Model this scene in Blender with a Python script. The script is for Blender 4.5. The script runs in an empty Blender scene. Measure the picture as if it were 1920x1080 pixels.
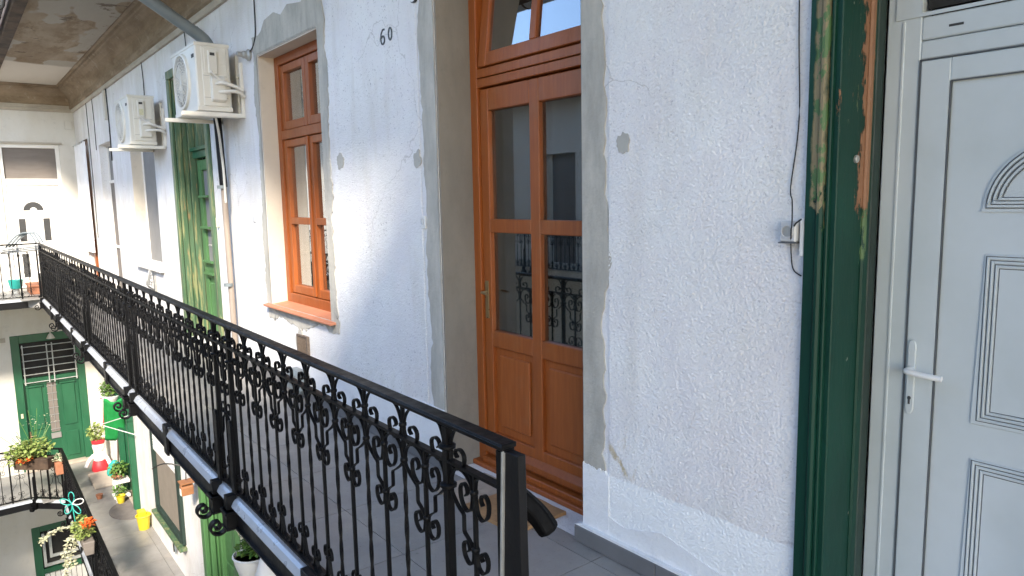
import bpy, bmesh, math, random
from mathutils import Vector, Matrix
from mathutils import noise as mnoise
R = math.radians
random.seed(7)
S = bpy.context.scene
C = S.collection

# ------------------------------------------------------------------ camera
cam_d = bpy.data.cameras.new("camera"); cam = bpy.data.objects.new("camera", cam_d); C.objects.link(cam)
cam_d.sensor_width = 36.0; cam_d.lens = 24.957; cam_d.clip_start = 0.05; cam_d.clip_end = 500
rx = Vector((0.62308539, 0.7819255, -0.01889722)); dn = Vector((0.08758349, -0.0937596, -0.99173498)); fw = Vector((-0.77723467, 0.61628049, -0.126904))
M3 = Matrix((rx, -dn, -fw)).transposed()
cam.matrix_world = Matrix.Translation((0, 0, 1.6)) @ M3.to_4x4()
S.camera = cam

# ------------------------------------------------------------------ light
SUN = Vector((-1.13, 0.72, -1.0)).normalized()
w = bpy.data.worlds.new("World"); S.world = w; w.use_nodes = True
nt = w.node_tree; bg = nt.nodes["Background"]
sky = nt.nodes.new("ShaderNodeTexSky"); sky.sky_type = 'NISHITA'; sky.sun_disc = False
sky.sun_elevation = math.asin(-SUN.z); sky.sun_rotation = math.atan2(-SUN.x, -SUN.y)
sky.dust_density = .6; sky.ozone_density = 1.0
nt.links.new(sky.outputs[0], bg.inputs[0]); bg.inputs[1].default_value = 0.15
sl = bpy.data.lights.new("sun", 'SUN'); so = bpy.data.objects.new("sun", sl); C.objects.link(so)
sl.energy = 2.0; sl.angle = R(7.0); sl.color = (1.0, 0.89, 0.74)
so.rotation_euler = SUN.to_track_quat('-Z', 'Y').to_euler(); so.location = (5, -5, 12)
vs = S.view_settings; vs.view_transform = 'Standard'; vs.look = 'None'; vs.gamma = 1; vs.use_curve_mapping = False
vs.exposure = 2.18
S.cycles.max_bounces = 8; S.cycles.diffuse_bounces = 5; S.cycles.sample_clamp_indirect = 6

# ------------------------------------------------------------------ materials
def nodes(name):
    m = bpy.data.materials.new(name); m.use_nodes = True
    t = m.node_tree; b = t.nodes["Principled BSDF"]
    return m, t, b
def N(t, typ, **k):
    n = t.nodes.new(typ)
    for a, v in k.items():
        if hasattr(n, a): setattr(n, a, v)
    return n
def tex(t, scale, detail=4, rough=.55, stretch=None, kind='noise', off=(0, 0, 0)):
    co = N(t, "ShaderNodeTexCoord")
    src = co.outputs["Object"]
    mp = N(t, "ShaderNodeMapping"); mp.inputs["Location"].default_value = off
    if stretch: mp.inputs["Scale"].default_value = stretch
    t.links.new(src, mp.inputs[0]); src = mp.outputs[0]
    if kind == 'noise':
        n = N(t, "ShaderNodeTexNoise"); n.inputs["Detail"].default_value = detail; n.inputs["Roughness"].default_value = rough
    else:
        n = N(t, "ShaderNodeTexVoronoi")
    n.inputs["Scale"].default_value = scale
    t.links.new(src, n.inputs["Vector"])
    return n.outputs[0]
def ramp(t, src, a, b, ca=(0, 0, 0, 1), cb=(1, 1, 1, 1)):
    r = N(t, "ShaderNodeValToRGB"); r.color_ramp.elements[0].position = a; r.color_ramp.elements[1].position = b
    r.color_ramp.elements[0].color = ca; r.color_ramp.elements[1].color = cb
    t.links.new(src, r.inputs[0]); return r.outputs[0]
def mix(t, f, a, b, mode='MIX'):
    m = N(t, "ShaderNodeMix", data_type='RGBA'); m.blend_type = mode
    for i, v in ((0, f), (6, a), (7, b)):
        if isinstance(v, (tuple, list)): m.inputs[i].default_value = (*v[:3], 1)
        elif isinstance(v, (int, float)): m.inputs[i].default_value = v
        else: t.links.new(v, m.inputs[i])
    return m.outputs[2]
def math_(t, op, a, b=None, c=None):
    m = N(t, "ShaderNodeMath", operation=op)
    for i, v in enumerate((a, b, c)):
        if v is None: continue
        if isinstance(v, (int, float)): m.inputs[i].default_value = v
        else: t.links.new(v, m.inputs[i])
    return m.outputs[0]
def maprange(t, src, a, b, c=0, d=1):
    m = N(t, "ShaderNodeMapRange"); m.inputs[1].default_value = a; m.inputs[2].default_value = b
    m.inputs[3].default_value = c; m.inputs[4].default_value = d
    t.links.new(src, m.inputs[0]); return m.outputs[0]
def xyz(t):
    co = N(t, "ShaderNodeTexCoord"); s = N(t, "ShaderNodeSeparateXYZ"); t.links.new(co.outputs["Object"], s.inputs[0]); return s.outputs
def bump(t, b, h, strength, dist=.01):
    n = N(t, "ShaderNodeBump"); n.inputs["Distance"].default_value = dist
    if isinstance(strength, (int, float)): n.inputs["Strength"].default_value = strength
    else: t.links.new(strength, n.inputs["Strength"])
    t.links.new(h, n.inputs["Height"]); t.links.new(n.outputs[0], b.inputs["Normal"]); return n

def simple(name, col, rough=.6, var=.15, vs_=6, bmp=0, bs=60, metal=0, stretch=None, spec=.5, col2=None):
    m, t, b = nodes(name)
    n = tex(t, vs_, 5, stretch=stretch)
    c2 = col2 or tuple(c * (1 - var) for c in col)
    c = mix(t, ramp(t, n, .35, .65), c2, col)
    t.links.new(c, b.inputs["Base Color"])
    r = ramp(t, tex(t, vs_ * 3, 4), .3, .7, (max(rough - .08, .02),) * 3 + (1,), (min(rough + .1, 1),) * 3 + (1,))
    t.links.new(r, b.inputs["Roughness"])
    b.inputs["Metallic"].default_value = metal
    b.inputs["Specular IOR Level"].default_value = spec
    if bmp: bump(t, b, tex(t, bs, 4, stretch=stretch), bmp, .004)
    return m

def wall_mat():
    m, t, b = nodes("white_render")
    X, Y, Z = xyz(t)
    big = tex(t, 1.3, 6, .6); mid = tex(t, 5, 6, .65, off=(3, 1, 9)); streak = tex(t, 2.2, 5, .6, stretch=(3, 3, .5), off=(7, 7, 2))
    col = mix(t, ramp(t, big, .38, .68), (.72, .715, .70), (.83, .83, .82))
    col = mix(t, math_(t, 'MULTIPLY', ramp(t, streak, .52, .74), .55), col, (.60, .57, .51))
    col = mix(t, math_(t, 'MULTIPLY', ramp(t, mid, .60, .74), .45), col, (.56, .55, .52))
    # dark specks: shade in the rough cast's hollows, put into the colour
    pits = tex(t, 85, 3, .5, off=(1, 5, 2)); pf = tex(t, 2.4, 4, .6, off=(4, 4, 4))
    col = mix(t, math_(t, 'MULTIPLY', ramp(t, pits, .63, .70), ramp(t, pf, .36, .55, (.25,.25,.25,1))), col, (.40, .39, .40))
    # yellowish rust dribbles low beside the door
    rust = ramp(t, tex(t, 7, 6, .7, stretch=(1.4, 1, .6), off=(2, 2, 6)), .58, .66)
    area = math_(t, 'MULTIPLY', maprange(t, X, -2.14, -2.10), maprange(t, X, -1.72, -1.9))
    area = math_(t, 'MULTIPLY', area, math_(t, 'MULTIPLY', maprange(t, Z, .36, .40), maprange(t, Z, .66, .56)))
    col = mix(t, math_(t, 'MULTIPLY', math_(t, 'MULTIPLY', rust, area), .7), col, (.50, .40, .24))
    # faded pinkish field on the pier beside the green frame
    pk = math_(t, 'MULTIPLY', maprange(t, X, -1.95, -1.6), ramp(t, tex(t, 1.6, 4, .6, off=(9, 2, 1)), .35, .65))
    pk = math_(t, 'MULTIPLY', pk, maprange(t, Z, 1.6, .9))
    col = mix(t, math_(t, 'MULTIPLY', pk, .55), col, (.66, .60, .62))
    # damp yellow grime next to the far corner
    gr = math_(t, 'MULTIPLY', maprange(t, X, -14.6, -16.5), ramp(t, tex(t, 1.5, 4), .35, .6))
    col = mix(t, math_(t, 'MULTIPLY', gr, .4), col, (.66, .58, .42))
    pier = math_(t, 'MULTIPLY', maprange(t, X, -2.14, -2.10), .28)
    col = mix(t, pier, col, (.90, .90, .90))
    dl = math_(t, 'ADD', X, math_(t, 'MULTIPLY', Z, .95)); dl = math_(t, 'ADD', dl, math_(t, 'MULTIPLY', tex(t, 11, 5, .7, off=(6, 1, 1)), .10))
    dl = math_(t, 'ABSOLUTE', math_(t, 'ADD', dl, 1.568)); dr_ = math_(t, 'MULTIPLY', maprange(t, dl, .022, .008), math_(t, 'MULTIPLY', maprange(t, Z, .38, .40), maprange(t, Z, .60, .56)))
    dr_ = math_(t, 'MULTIPLY', dr_, ramp(t, tex(t, 24, 4, .6, off=(3, 3, 1)), .30, .48))
    col = mix(t, math_(t, 'MULTIPLY', dr_, math_(t, 'MULTIPLY', maprange(t, X, -2.12, -2.10), .95)), col, (.46, .37, .20))
    mot = ramp(t, tex(t, 3.2, 6, .65, off=(11, 3, 5)), .40, .62)
    col = mix(t, math_(t, 'MULTIPLY', mot, .30), col, (.74, .69, .72))
    grn = ramp(t, tex(t, 120, 3, .6, off=(1, 9, 2)), .56, .68); col = mix(t, math_(t, 'MULTIPLY', grn, math_(t, 'MULTIPLY', maprange(t, X, -2.14, -2.10), .30)), col, (.45, .46, .48))
    wc = N(t, "ShaderNodeTexCoord"); wn_ = N(t, "ShaderNodeTexNoise"); wn_.inputs["Scale"].default_value = 2.2; wn_.inputs["Detail"].default_value = 6; t.links.new(wc.outputs["Object"], wn_.inputs["Vector"])
    va = N(t, "ShaderNodeVectorMath", operation='SCALE'); va.inputs["Scale"].default_value = .7; t.links.new(wn_.outputs["Color"], va.inputs[0])
    vb_ = N(t, "ShaderNodeVectorMath", operation='ADD'); t.links.new(wc.outputs["Object"], vb_.inputs[0]); t.links.new(va.outputs[0], vb_.inputs[1])
    vc = N(t, "ShaderNodeTexVoronoi", feature='DISTANCE_TO_EDGE'); vc.inputs["Scale"].default_value = .9; t.links.new(vb_.outputs[0], vc.inputs["Vector"])
    crack = math_(t, 'MULTIPLY', maprange(t, vc.outputs["Distance"], .0045, .001), ramp(t, tex(t, 1.5, 3, .5, off=(8, 8, 3)), .48, .56))
    col = mix(t, math_(t, 'MULTIPLY', crack, .45), col, (.34, .32, .30))
    lwz = math_(t, 'ADD', Z, math_(t, 'MULTIPLY', tex(t, 9, 5, .6, off=(3, 8, 8)), .045))
    lw_ = math_(t, 'MULTIPLY', maprange(t, lwz, .402, .394), maprange(t, X, -2.2, -2.19))
    col = mix(t, lw_, col, (.88, .90, .91))
    left = math_(t, 'MULTIPLY', maprange(t, X, -5, -7), ramp(t, tex(t, 1.7, 6, .7, stretch=(1, 1, .4), off=(1, 6, 4)), .46, .66))
    col = mix(t, math_(t, 'MULTIPLY', left, .6), col, (.56, .53, .47))
    t.links.new(col, b.inputs["Base Color"]); b.inputs["Roughness"].default_value = .92
    b.inputs["Specular IOR Level"].default_value = .15
    near = maprange(t, X, -2.14, -2.10, .45, .35)
    vor = tex(t, 120, kind='voronoi'); n2 = tex(t, 75, 5, .65); n3 = tex(t, 6, 4, .6, off=(5, 5, 5))
    h = math_(t, 'ADD', math_(t, 'MULTIPLY', n2, 1.0), math_(t, 'MULTIPLY', vor, .5))
    h = math_(t, 'ADD', h, math_(t, 'MULTIPLY', n3, 1.2))
    bump(t, b, h, near, .012)
    return m
def plain_plaster(name, col, col2, bs=30, st=.35, sc=2.5, stretch=None):
    m, t, b = nodes(name)
    c = mix(t, ramp(t, tex(t, sc, 7, .65, stretch=stretch), .36, .66), col2, col)
    c = mix(t, math_(t, 'MULTIPLY', ramp(t, tex(t, sc * 6, 5, .7, off=(3, 3, 3)), .56, .72), .4), c, tuple(x * .7 for x in col))
    t.links.new(c, b.inputs["Base Color"]); b.inputs["Roughness"].default_value = .9; b.inputs["Specular IOR Level"].default_value = .2
    bump(t, b, tex(t, bs, 6, .6), st, .006)
    return m
def soffit_mat():
    m, t, b = nodes("old_soffit_plaster")
    X, Y, Z = xyz(t)
    n1 = tex(t, .9, 7, .62, stretch=(.5, 1.8, 1)); n2 = tex(t, 2.6, 7, .7, stretch=(.7, 2, 1), off=(5, 1, 1)); n3 = tex(t, 1.1, 3, .5, stretch=(.6, 1.5, 1), off=(8, 3, 0))
    c = mix(t, ramp(t, n1, .38, .62), (.19, .13, .075), (.35, .28, .20))
    c = mix(t, ramp(t, n2, .48, .60), c, (.23, .165, .10))
    c = mix(t, math_(t, 'MULTIPLY', ramp(t, n3, .55, .57), .85), c, (.40, .37, .32))
    c = mix(t, math_(t, 'MULTIPLY', ramp(t, tex(t, 3.2, 7, .7, off=(2, 9, 2)), .60, .64), .8), c, (.10, .065, .04))
    wob = math_(t, 'ADD', X, math_(t, 'MULTIPLY', tex(t, .8, 4), .9))
    c = mix(t, maprange(t, wob, -13.6, -13.75), c, mix(t, n1, (.52, .47, .40), (.62, .57, .50)))
    t.links.new(c, b.inputs["Base Color"]); b.inputs["Roughness"].default_value = .9
    bump(t, b, math_(t, 'ADD', n2, n3), .6, .03)
    return m
def cornice_mat():
    m, t, b = nodes("brown_stained_cornice")
    n = tex(t, 2.2, 7, .65, stretch=(.5, 1, 2.5))
    c = mix(t, ramp(t, n, .36, .64), (.20, .145, .09), (.34, .265, .185))
    c = mix(t, math_(t, 'MULTIPLY', ramp(t, tex(t, 9, 5, .7), .58, .68), .5), c, (.46, .41, .34))
    t.links.new(c, b.inputs["Base Color"]); b.inputs["Roughness"].default_value = .88
    bump(t, b, tex(t, 25, 5), .4, .008); return m
def wood_mat(name, c1, c2, rough=.38):
    m, t, b = nodes(name)
    g = tex(t, 9, 6, .6, stretch=(6, 6, .35)); f = tex(t, 40, 4, .6, stretch=(5, 5, .25))
    c = mix(t, ramp(t, g, .3, .7), c2, c1); c = mix(t, math_(t, 'MULTIPLY', ramp(t, f, .5, .75), .3), c, tuple(x * .5 for x in c2))
    oi = N(t, "ShaderNodeObjectInfo"); sc_ = N(t, "ShaderNodeVectorMath", operation='SCALE'); t.links.new(c, sc_.inputs[0])
    t.links.new(maprange(t, oi.outputs["Random"], 0, 1, .86, 1.1), sc_.inputs["Scale"])
    sm = math_(t, 'MULTIPLY', ramp(t, tex(t, 3.5, 6, .7, off=(4, 4, 1)), .55, .7), .25)
    c = mix(t, sm, sc_.outputs[0], (.26, .13, .06))
    t.links.new(c, b.inputs["Base Color"]); b.inputs["Roughness"].default_value = rough
    t.links.new(ramp(t, tex(t, 6, 4), .3, .7, (rough - .07,) * 3 + (1,), (rough + .12,) * 3 + (1,)), b.inputs["Roughness"])
    bump(t, b, f, .12, .002); return m
def peel_mat(name, green, zlo, amount=1.0, heavy=False):
    """old door paint: dark green over pale green over bare wood, peeled by noise"""
    m, t, b = nodes(name)
    X, Y, Z = xyz(t)
    n1 = tex(t, 9, 9, .72, stretch=(2.2, 2.2, .45)); n2 = tex(t, 8, 9, .74, stretch=(2.6, 2.6, .6), off=(4, 2, 7)); fine = tex(t, 40, 5, .6, off=(1, 1, 1))
    up = maprange(t, Z, zlo - .12, zlo + .35, 0, .16 * amount)
    grime = mix(t, ramp(t, tex(t, 3, 5), .3, .7), tuple(x * .72 for x in green), green)
    a = ramp(t, math_(t, 'ADD', n1, up), .78, .79)
    c = mix(t, a, grime, mix(t, fine, (.09, .15, .06), (.20, .20, .11)))
    bmask = ramp(t, math_(t, 'ADD', n2, up), .79, .80)
    c = mix(t, bmask, c, mix(t, n1, (.24, .11, .055), (.32, .17, .085)))
    def step(v, e): return maprange(t, v, e - .004, e + .004)
    def mul(*a):
        o_ = a[0]
        for q_ in a[1:]: o_ = math_(t, 'MULTIPLY', o_, q_)
        return o_
    def inv(v): return math_(t, 'SUBTRACT', 1.0, v)
    wn = tex(t, 26, 8, .72, stretch=(1, 1, .45), off=(2, 5, 1)); wn2 = tex(t, 22, 5, .6, stretch=(1, 1, .6), off=(7, 5, 3))
    zz = math_(t, 'ADD', Z, math_(t, 'MULTIPLY', wn, .5)); yy = math_(t, 'ADD', Y, math_(t, 'MULTIPLY', wn, .16)); xx = math_(t, 'ADD', X, math_(t, 'MULTIPLY', wn2, .03))
    olive = mul(step(xx, -1.176), inv(step(xx, -1.133)), inv(step(Y, 2.195)), step(zz, 1.80))
    c = mix(t, olive, c, mix(t, ramp(t, wn2, .46, .50), (.085, .16, .065), (.23, .19, .11)))
    woodm = mul(step(math_(t, 'ADD', yy, math_(t, 'MULTIPLY', tex(t, 7, 3, .5, off=(3, 1, 4)), .14)), 2.478), inv(step(Y, 2.392)), step(zz, 1.80))
    c = mix(t, woodm, c, mix(t, fine, (.24, .115, .06), (.33, .175, .10)))
    strip = mul(step(yy, 2.440), inv(step(Y, 2.385)), step(zz, 1.62), inv(step(zz, 1.80)))
    c = mix(t, strip, c, (.10, .17, .075))
    sp = ramp(t, tex(t, 26, 3, .5, stretch=(1, 1, .5), off=(6, 6, 6)), .735, .75)
    c = mix(t, math_(t, 'MULTIPLY', sp, .6), c, (.42, .42, .36))
    t.links.new(c, b.inputs["Base Color"]); b.inputs["Roughness"].default_value = .5; b.inputs['Specular IOR Level'].default_value = .25
    hh = math_(t, 'ADD', math_(t, 'ADD', math_(t, 'ADD', a, bmask), math_(t, 'ADD', olive, woodm)), math_(t, 'MULTIPLY', tex(t, 20, 5, stretch=(3, 3, .4)), .6))
    h = math_(t, 'MULTIPLY', hh, -1.0)
    bump(t, b, h, .9, .004); return m
def glass_mat(name, tint=(.75, .8, .8), gain=2.2):
    m = bpy.data.materials.new(name); m.use_nodes = True; t = m.node_tree
    t.nodes.remove(t.nodes["Principled BSDF"]); out = t.nodes["Material Output"]
    tr = N(t, "ShaderNodeBsdfTransparent"); tr.inputs[0].default_value = (*tint, 1)
    gl = N(t, "ShaderNodeBsdfGlossy"); gl.inputs["Roughness"].default_value = .008; gl.inputs[0].default_value = (.93, .96, 1, 1)
    fr = N(t, "ShaderNodeFresnel"); fr.inputs[0].default_value = 1.5
    g = math_(t, 'MULTIPLY', fr.outputs[0], gain); g = math_(t, 'MINIMUM', g, .95)
    ms = N(t, "ShaderNodeMixShader"); t.links.new(g, ms.inputs[0]); t.links.new(tr.outputs[0], ms.inputs[1]); t.links.new(gl.outputs[0], ms.inputs[2])
    t.links.new(ms.outputs[0], out.inputs[0]); return m
def tile_mat():
    m, t, b = nodes("grey_floor_tile")
    oi = N(t, "ShaderNodeObjectInfo")
    c = mix(t, ramp(t, tex(t, 4, 6, .65), .35, .68), (.245, .235, .222), (.30, .29, .275))
    v = maprange(t, oi.outputs["Random"], 0, 1, .92, 1.06)
    cc = N(t, "ShaderNodeVectorMath", operation='SCALE'); t.links.new(c, cc.inputs[0]); t.links.new(v, cc.inputs["Scale"])
    sm = math_(t, 'MULTIPLY', ramp(t, tex(t, 3.4, 8, .75, off=(1, 7, 1)), .50, .68), .6)
    c2 = mix(t, sm, cc.outputs[0], (.36, .33, .29))
    c2 = mix(t, math_(t, 'MULTIPLY', ramp(t, tex(t, 60, 4, .6), .62, .70), .5), c2, (.12, .11, .10))
    t.links.new(c2, b.inputs["Base Color"])
    t.links.new(ramp(t, tex(t, 3, 6, .7), .3, .7, (.32,) * 3 + (1,), (.55,) * 3 + (1,)), b.inputs["Roughness"])
    bump(t, b, tex(t, 80, 4), .12, .002); return m
def green_c_mat():
    m, t, b = nodes("weathered_green_paint")
    X, Y, Z = xyz(t)
    st = tex(t, 5, 6, .6, stretch=(3, 3, .3)); s2 = tex(t, 7, 6, .65, stretch=(3.5, 3.5, .3), off=(4, 4, 4))
    c = mix(t, ramp(t, st, .3, .7), (.050, .11, .05), (.09, .155, .09))
    c = mix(t, math_(t, 'MULTIPLY', ramp(t, s2, .52, .62), .75), c, (.30, .29, .14))
    c = mix(t, math_(t, 'MULTIPLY', ramp(t, tex(t, 9, 6, .7, stretch=(3, 3, .35), off=(8, 1, 3)), .60, .66), .7), c, (.36, .22, .11))
    t.links.new(c, b.inputs["Base Color"]); b.inputs["Roughness"].default_value = .5
    bump(t, b, s2, .35, .004); return m
def leaf_mat(name, a, bcol):
    m, t, b = nodes(name)
    c = mix(t, ramp(t, tex(t, 14, 2), .35, .65), a, bcol)
    t.links.new(c, b.inputs["Base Color"]); b.inputs["Roughness"].default_value = .5
    return m

M = dict(
 render=wall_mat(),
 cement=plain_plaster("grey_cement", (.53, .505, .445), (.37, .355, .315), 38, .9, 5, (1.6, 1, .5)),
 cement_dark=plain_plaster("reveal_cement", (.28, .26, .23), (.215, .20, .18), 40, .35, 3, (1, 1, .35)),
 reveal=plain_plaster("beige_reveal", (.62, .56, .46), (.55, .50, .43), 30, .2, 2),
 limewash=plain_plaster("fresh_white_limewash", (.84, .85, .86), (.78, .79, .81), 55, 1.0, 4),
 putty=plain_plaster("putty_patch", (.45, .44, .40), (.38, .37, .34), 40, .3, 6),
 farwall=plain_plaster("far_wall_plaster", (.70, .685, .64), (.61, .58, .51), 30, .3, 1.1, (1, 1, .5)),
 soffit=soffit_mat(), cornice=cornice_mat(),
 cream=plain_plaster("cream_moulding", (.50, .46, .39), (.40, .36, .30), 30, .4, 2.5),
 brown=wood_mat("varnished_brown_wood", (.36, .098, .018), (.27, .067, .012), .45),
 sill=simple("terracotta_sill", (.52, .21, .12), .55, .12, 4),
 green=peel_mat("peeling_dark_green_paint", (.005, .046, .030), 1.55, 1.0),
 greend=simple("dull_green_jamb_paint", (.02, .042, .034), .6, .35, 3, .2, 20, stretch=(2, 2, .4)),
 greenc=green_c_mat(),
 greenl=simple("glossy_green_door_paint", (.02, .115, .055), .38, .25, 3, .15, 20, stretch=(2, 2, .5)),
 greenb=simple("bright_green_frame_paint", (.095, .225, .085), .42, .3, 3, .25, 14, stretch=(3, 3, .3)),
 pvc=simple("white_plastic_door", (.62, .67, .69), .36, .10, 2.2, .05, 30, col2=(.53, .58, .585)),
 pvcw=simple("cream_plastic_door", (.80, .78, .73), .4, .05, 3),
 pvcg=simple("grey_door_seal", (.10, .11, .12), .6, .1),
 black=simple("black_ironwork_paint", (.004, .004, .005), .45, .4, 9, .15, 90, spec=.2),
 blackm=simple("black_steel_beam", (.008, .008, .0095), .42, .35, 3, .2, 40, spec=.25),
 flash=simple("pale_metal_drip_edge", (.50, .53, .57), .32, .12, 4, metal=.25),
 tile=tile_mat(), skirt=simple('dark_grey_skirting_tile', (.17, .17, .175), .45, .2, 4), grout=simple("pale_grout", (.36, .355, .34), .9, .2, 30),
 zinc=simple("zinc_gutter", (.34, .35, .35), .42, .3, 4, .1, 20, metal=.5),
 pipe=simple("grey_downpipe_paint", (.20, .235, .25), .4, .2, 5),
 rust=simple("rusty_brown_pipe", (.36, .30, .25), .75, .4, 4, .4, 40, stretch=(2, 2, .4)),
 timber=simple("dark_rotten_timber", (.035, .022, .015), .85, .5, 4, .6, 20, col2=(.11, .07, .045)),
 ac=simple("cream_air_conditioner_metal", (.70, .68, .61), .45, .08, 3),
 acd=simple("dark_vent_slot", (.05, .05, .05), .7, .2),
 acl=simple("label_sticker", (.66, .63, .42), .6, .2, 30),
 foam=simple("white_pipe_insulation", (.72, .70, .64), .8, .15, 20, .3, 60),
 glass=glass_mat("window_glass", (.75, .8, .8), 3.4), glassd=glass_mat("sky_reflecting_glass", (.6, .65, .65), 6.0),
 dark=simple("unlit_room_tone", (.035, .034, .032), .95, .3), room=simple("dim_room_tone", (.16, .155, .15), .95, .2, 2),  # room shade put into the colour as near-black and dim tones
 curtain=simple("pale_net_curtain", (.55, .54, .48), .95, .2, 8, .2, 40), lace=simple("grey_green_curtain", (.72, .78, .76), .95, .3, 6, .3, 50),
 white_cloth=simple("white_cloth", (.80, .80, .80), .9, .06, 6, .2, 30),
 taupe=simple("taupe_blind", (.19, .165, .145), .75, .12, 3, stretch=(1, 1, 6)), taupe2=simple("grey_shade_cloth", (.24, .235, .225), .8, .1, 3),
 net=simple("brown_insect_net", (.25, .215, .175), .85, .12, 5, .3, 200),
 chrome=simple("brass_lever", (.45, .35, .20), .3, .1, metal=.9), steel=simple("white_painted_bars", (.50, .52, .50), .45, .25, 8),
 clay=simple("terracotta_clay", (.42, .17, .09), .8, .25, 10), tealp=simple("teal_plastic", (.03, .42, .36), .4, .15), yellow=simple("yellow_plastic", (.62, .50, .03), .38, .1),
 red=simple("red_paint", (.60, .03, .04), .5, .15), white=simple("white_glaze", (.82, .82, .80), .4, .06), flagg=simple("green_flag_cloth", (.01, .27, .06), .8, .2, 8),
 flagr=simple("red_flag_cloth", (.50, .05, .03), .8, .2, 8), coir=simple("coir_mat", (.42, .24, .11), .95, .25, 20, .8, 250), coirp=simple("pale_worn_mat", (.48, .40, .31), .95, .25, 15, .8, 250),
 matg=simple("brown_door_mat", (.19, .17, .155), .95, .2, 10, .5, 150), rubber=simple("black_rubber", (.004, .004, .005), .65, .3, 20, .2, 60, spec=.12),
 wire=simple("black_cable", (.015, .015, .015), .5, .2), wirew=simple("pale_cable", (.55, .55, .52), .5, .15),
 socket=simple("grey_plastic_socket", (.55, .56, .57), .4, .12, 10), stone=simple("limestone_step", (.46, .40, .33), .85, .2, 5, .3, 30),
 orange=simple("orange_petals", (.75, .14, .02), .6, .3, 30), pink=simple("red_pink_petals", (.60, .05, .09), .6, .3, 30), soil=simple("potting_soil", (.05, .03, .02), .95, .4, 30),
 leaf=leaf_mat("green_leaves", (.07, .17, .03), (.16, .26, .06)), leafy=leaf_mat("yellow_green_leaves", (.16, .24, .05), (.30, .34, .11)), leafp=leaf_mat("pale_dried_leaves", (.38, .40, .24), (.55, .52, .38)),
 enamel=simple("white_enamel", (.75, .75, .73), .25, .08), num=simple("black_enamel_digit", (.03, .03, .03), .4, .2), copper=simple("copper_brown_box", (.38, .17, .08), .5, .25),
 asphalt=simple("courtyard_paving", (.16, .155, .15), .9, .25, 1.5, .4, 30), bicolor=simple("plasticwhite", (.7, .7, .7), .4), mesh=simple("rusty_vent_mesh", (.17, .13, .10), .7, .4, 60, .5, 120),
 greyedge=simple("bare_steel_edge", (.42, .42, .40), .45, .2, 20, metal=.4),
 oppo=plain_plaster("opposite_wall_plaster", (.66, .64, .58), (.58, .55, .49), 20, .3, .8),
)

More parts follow.
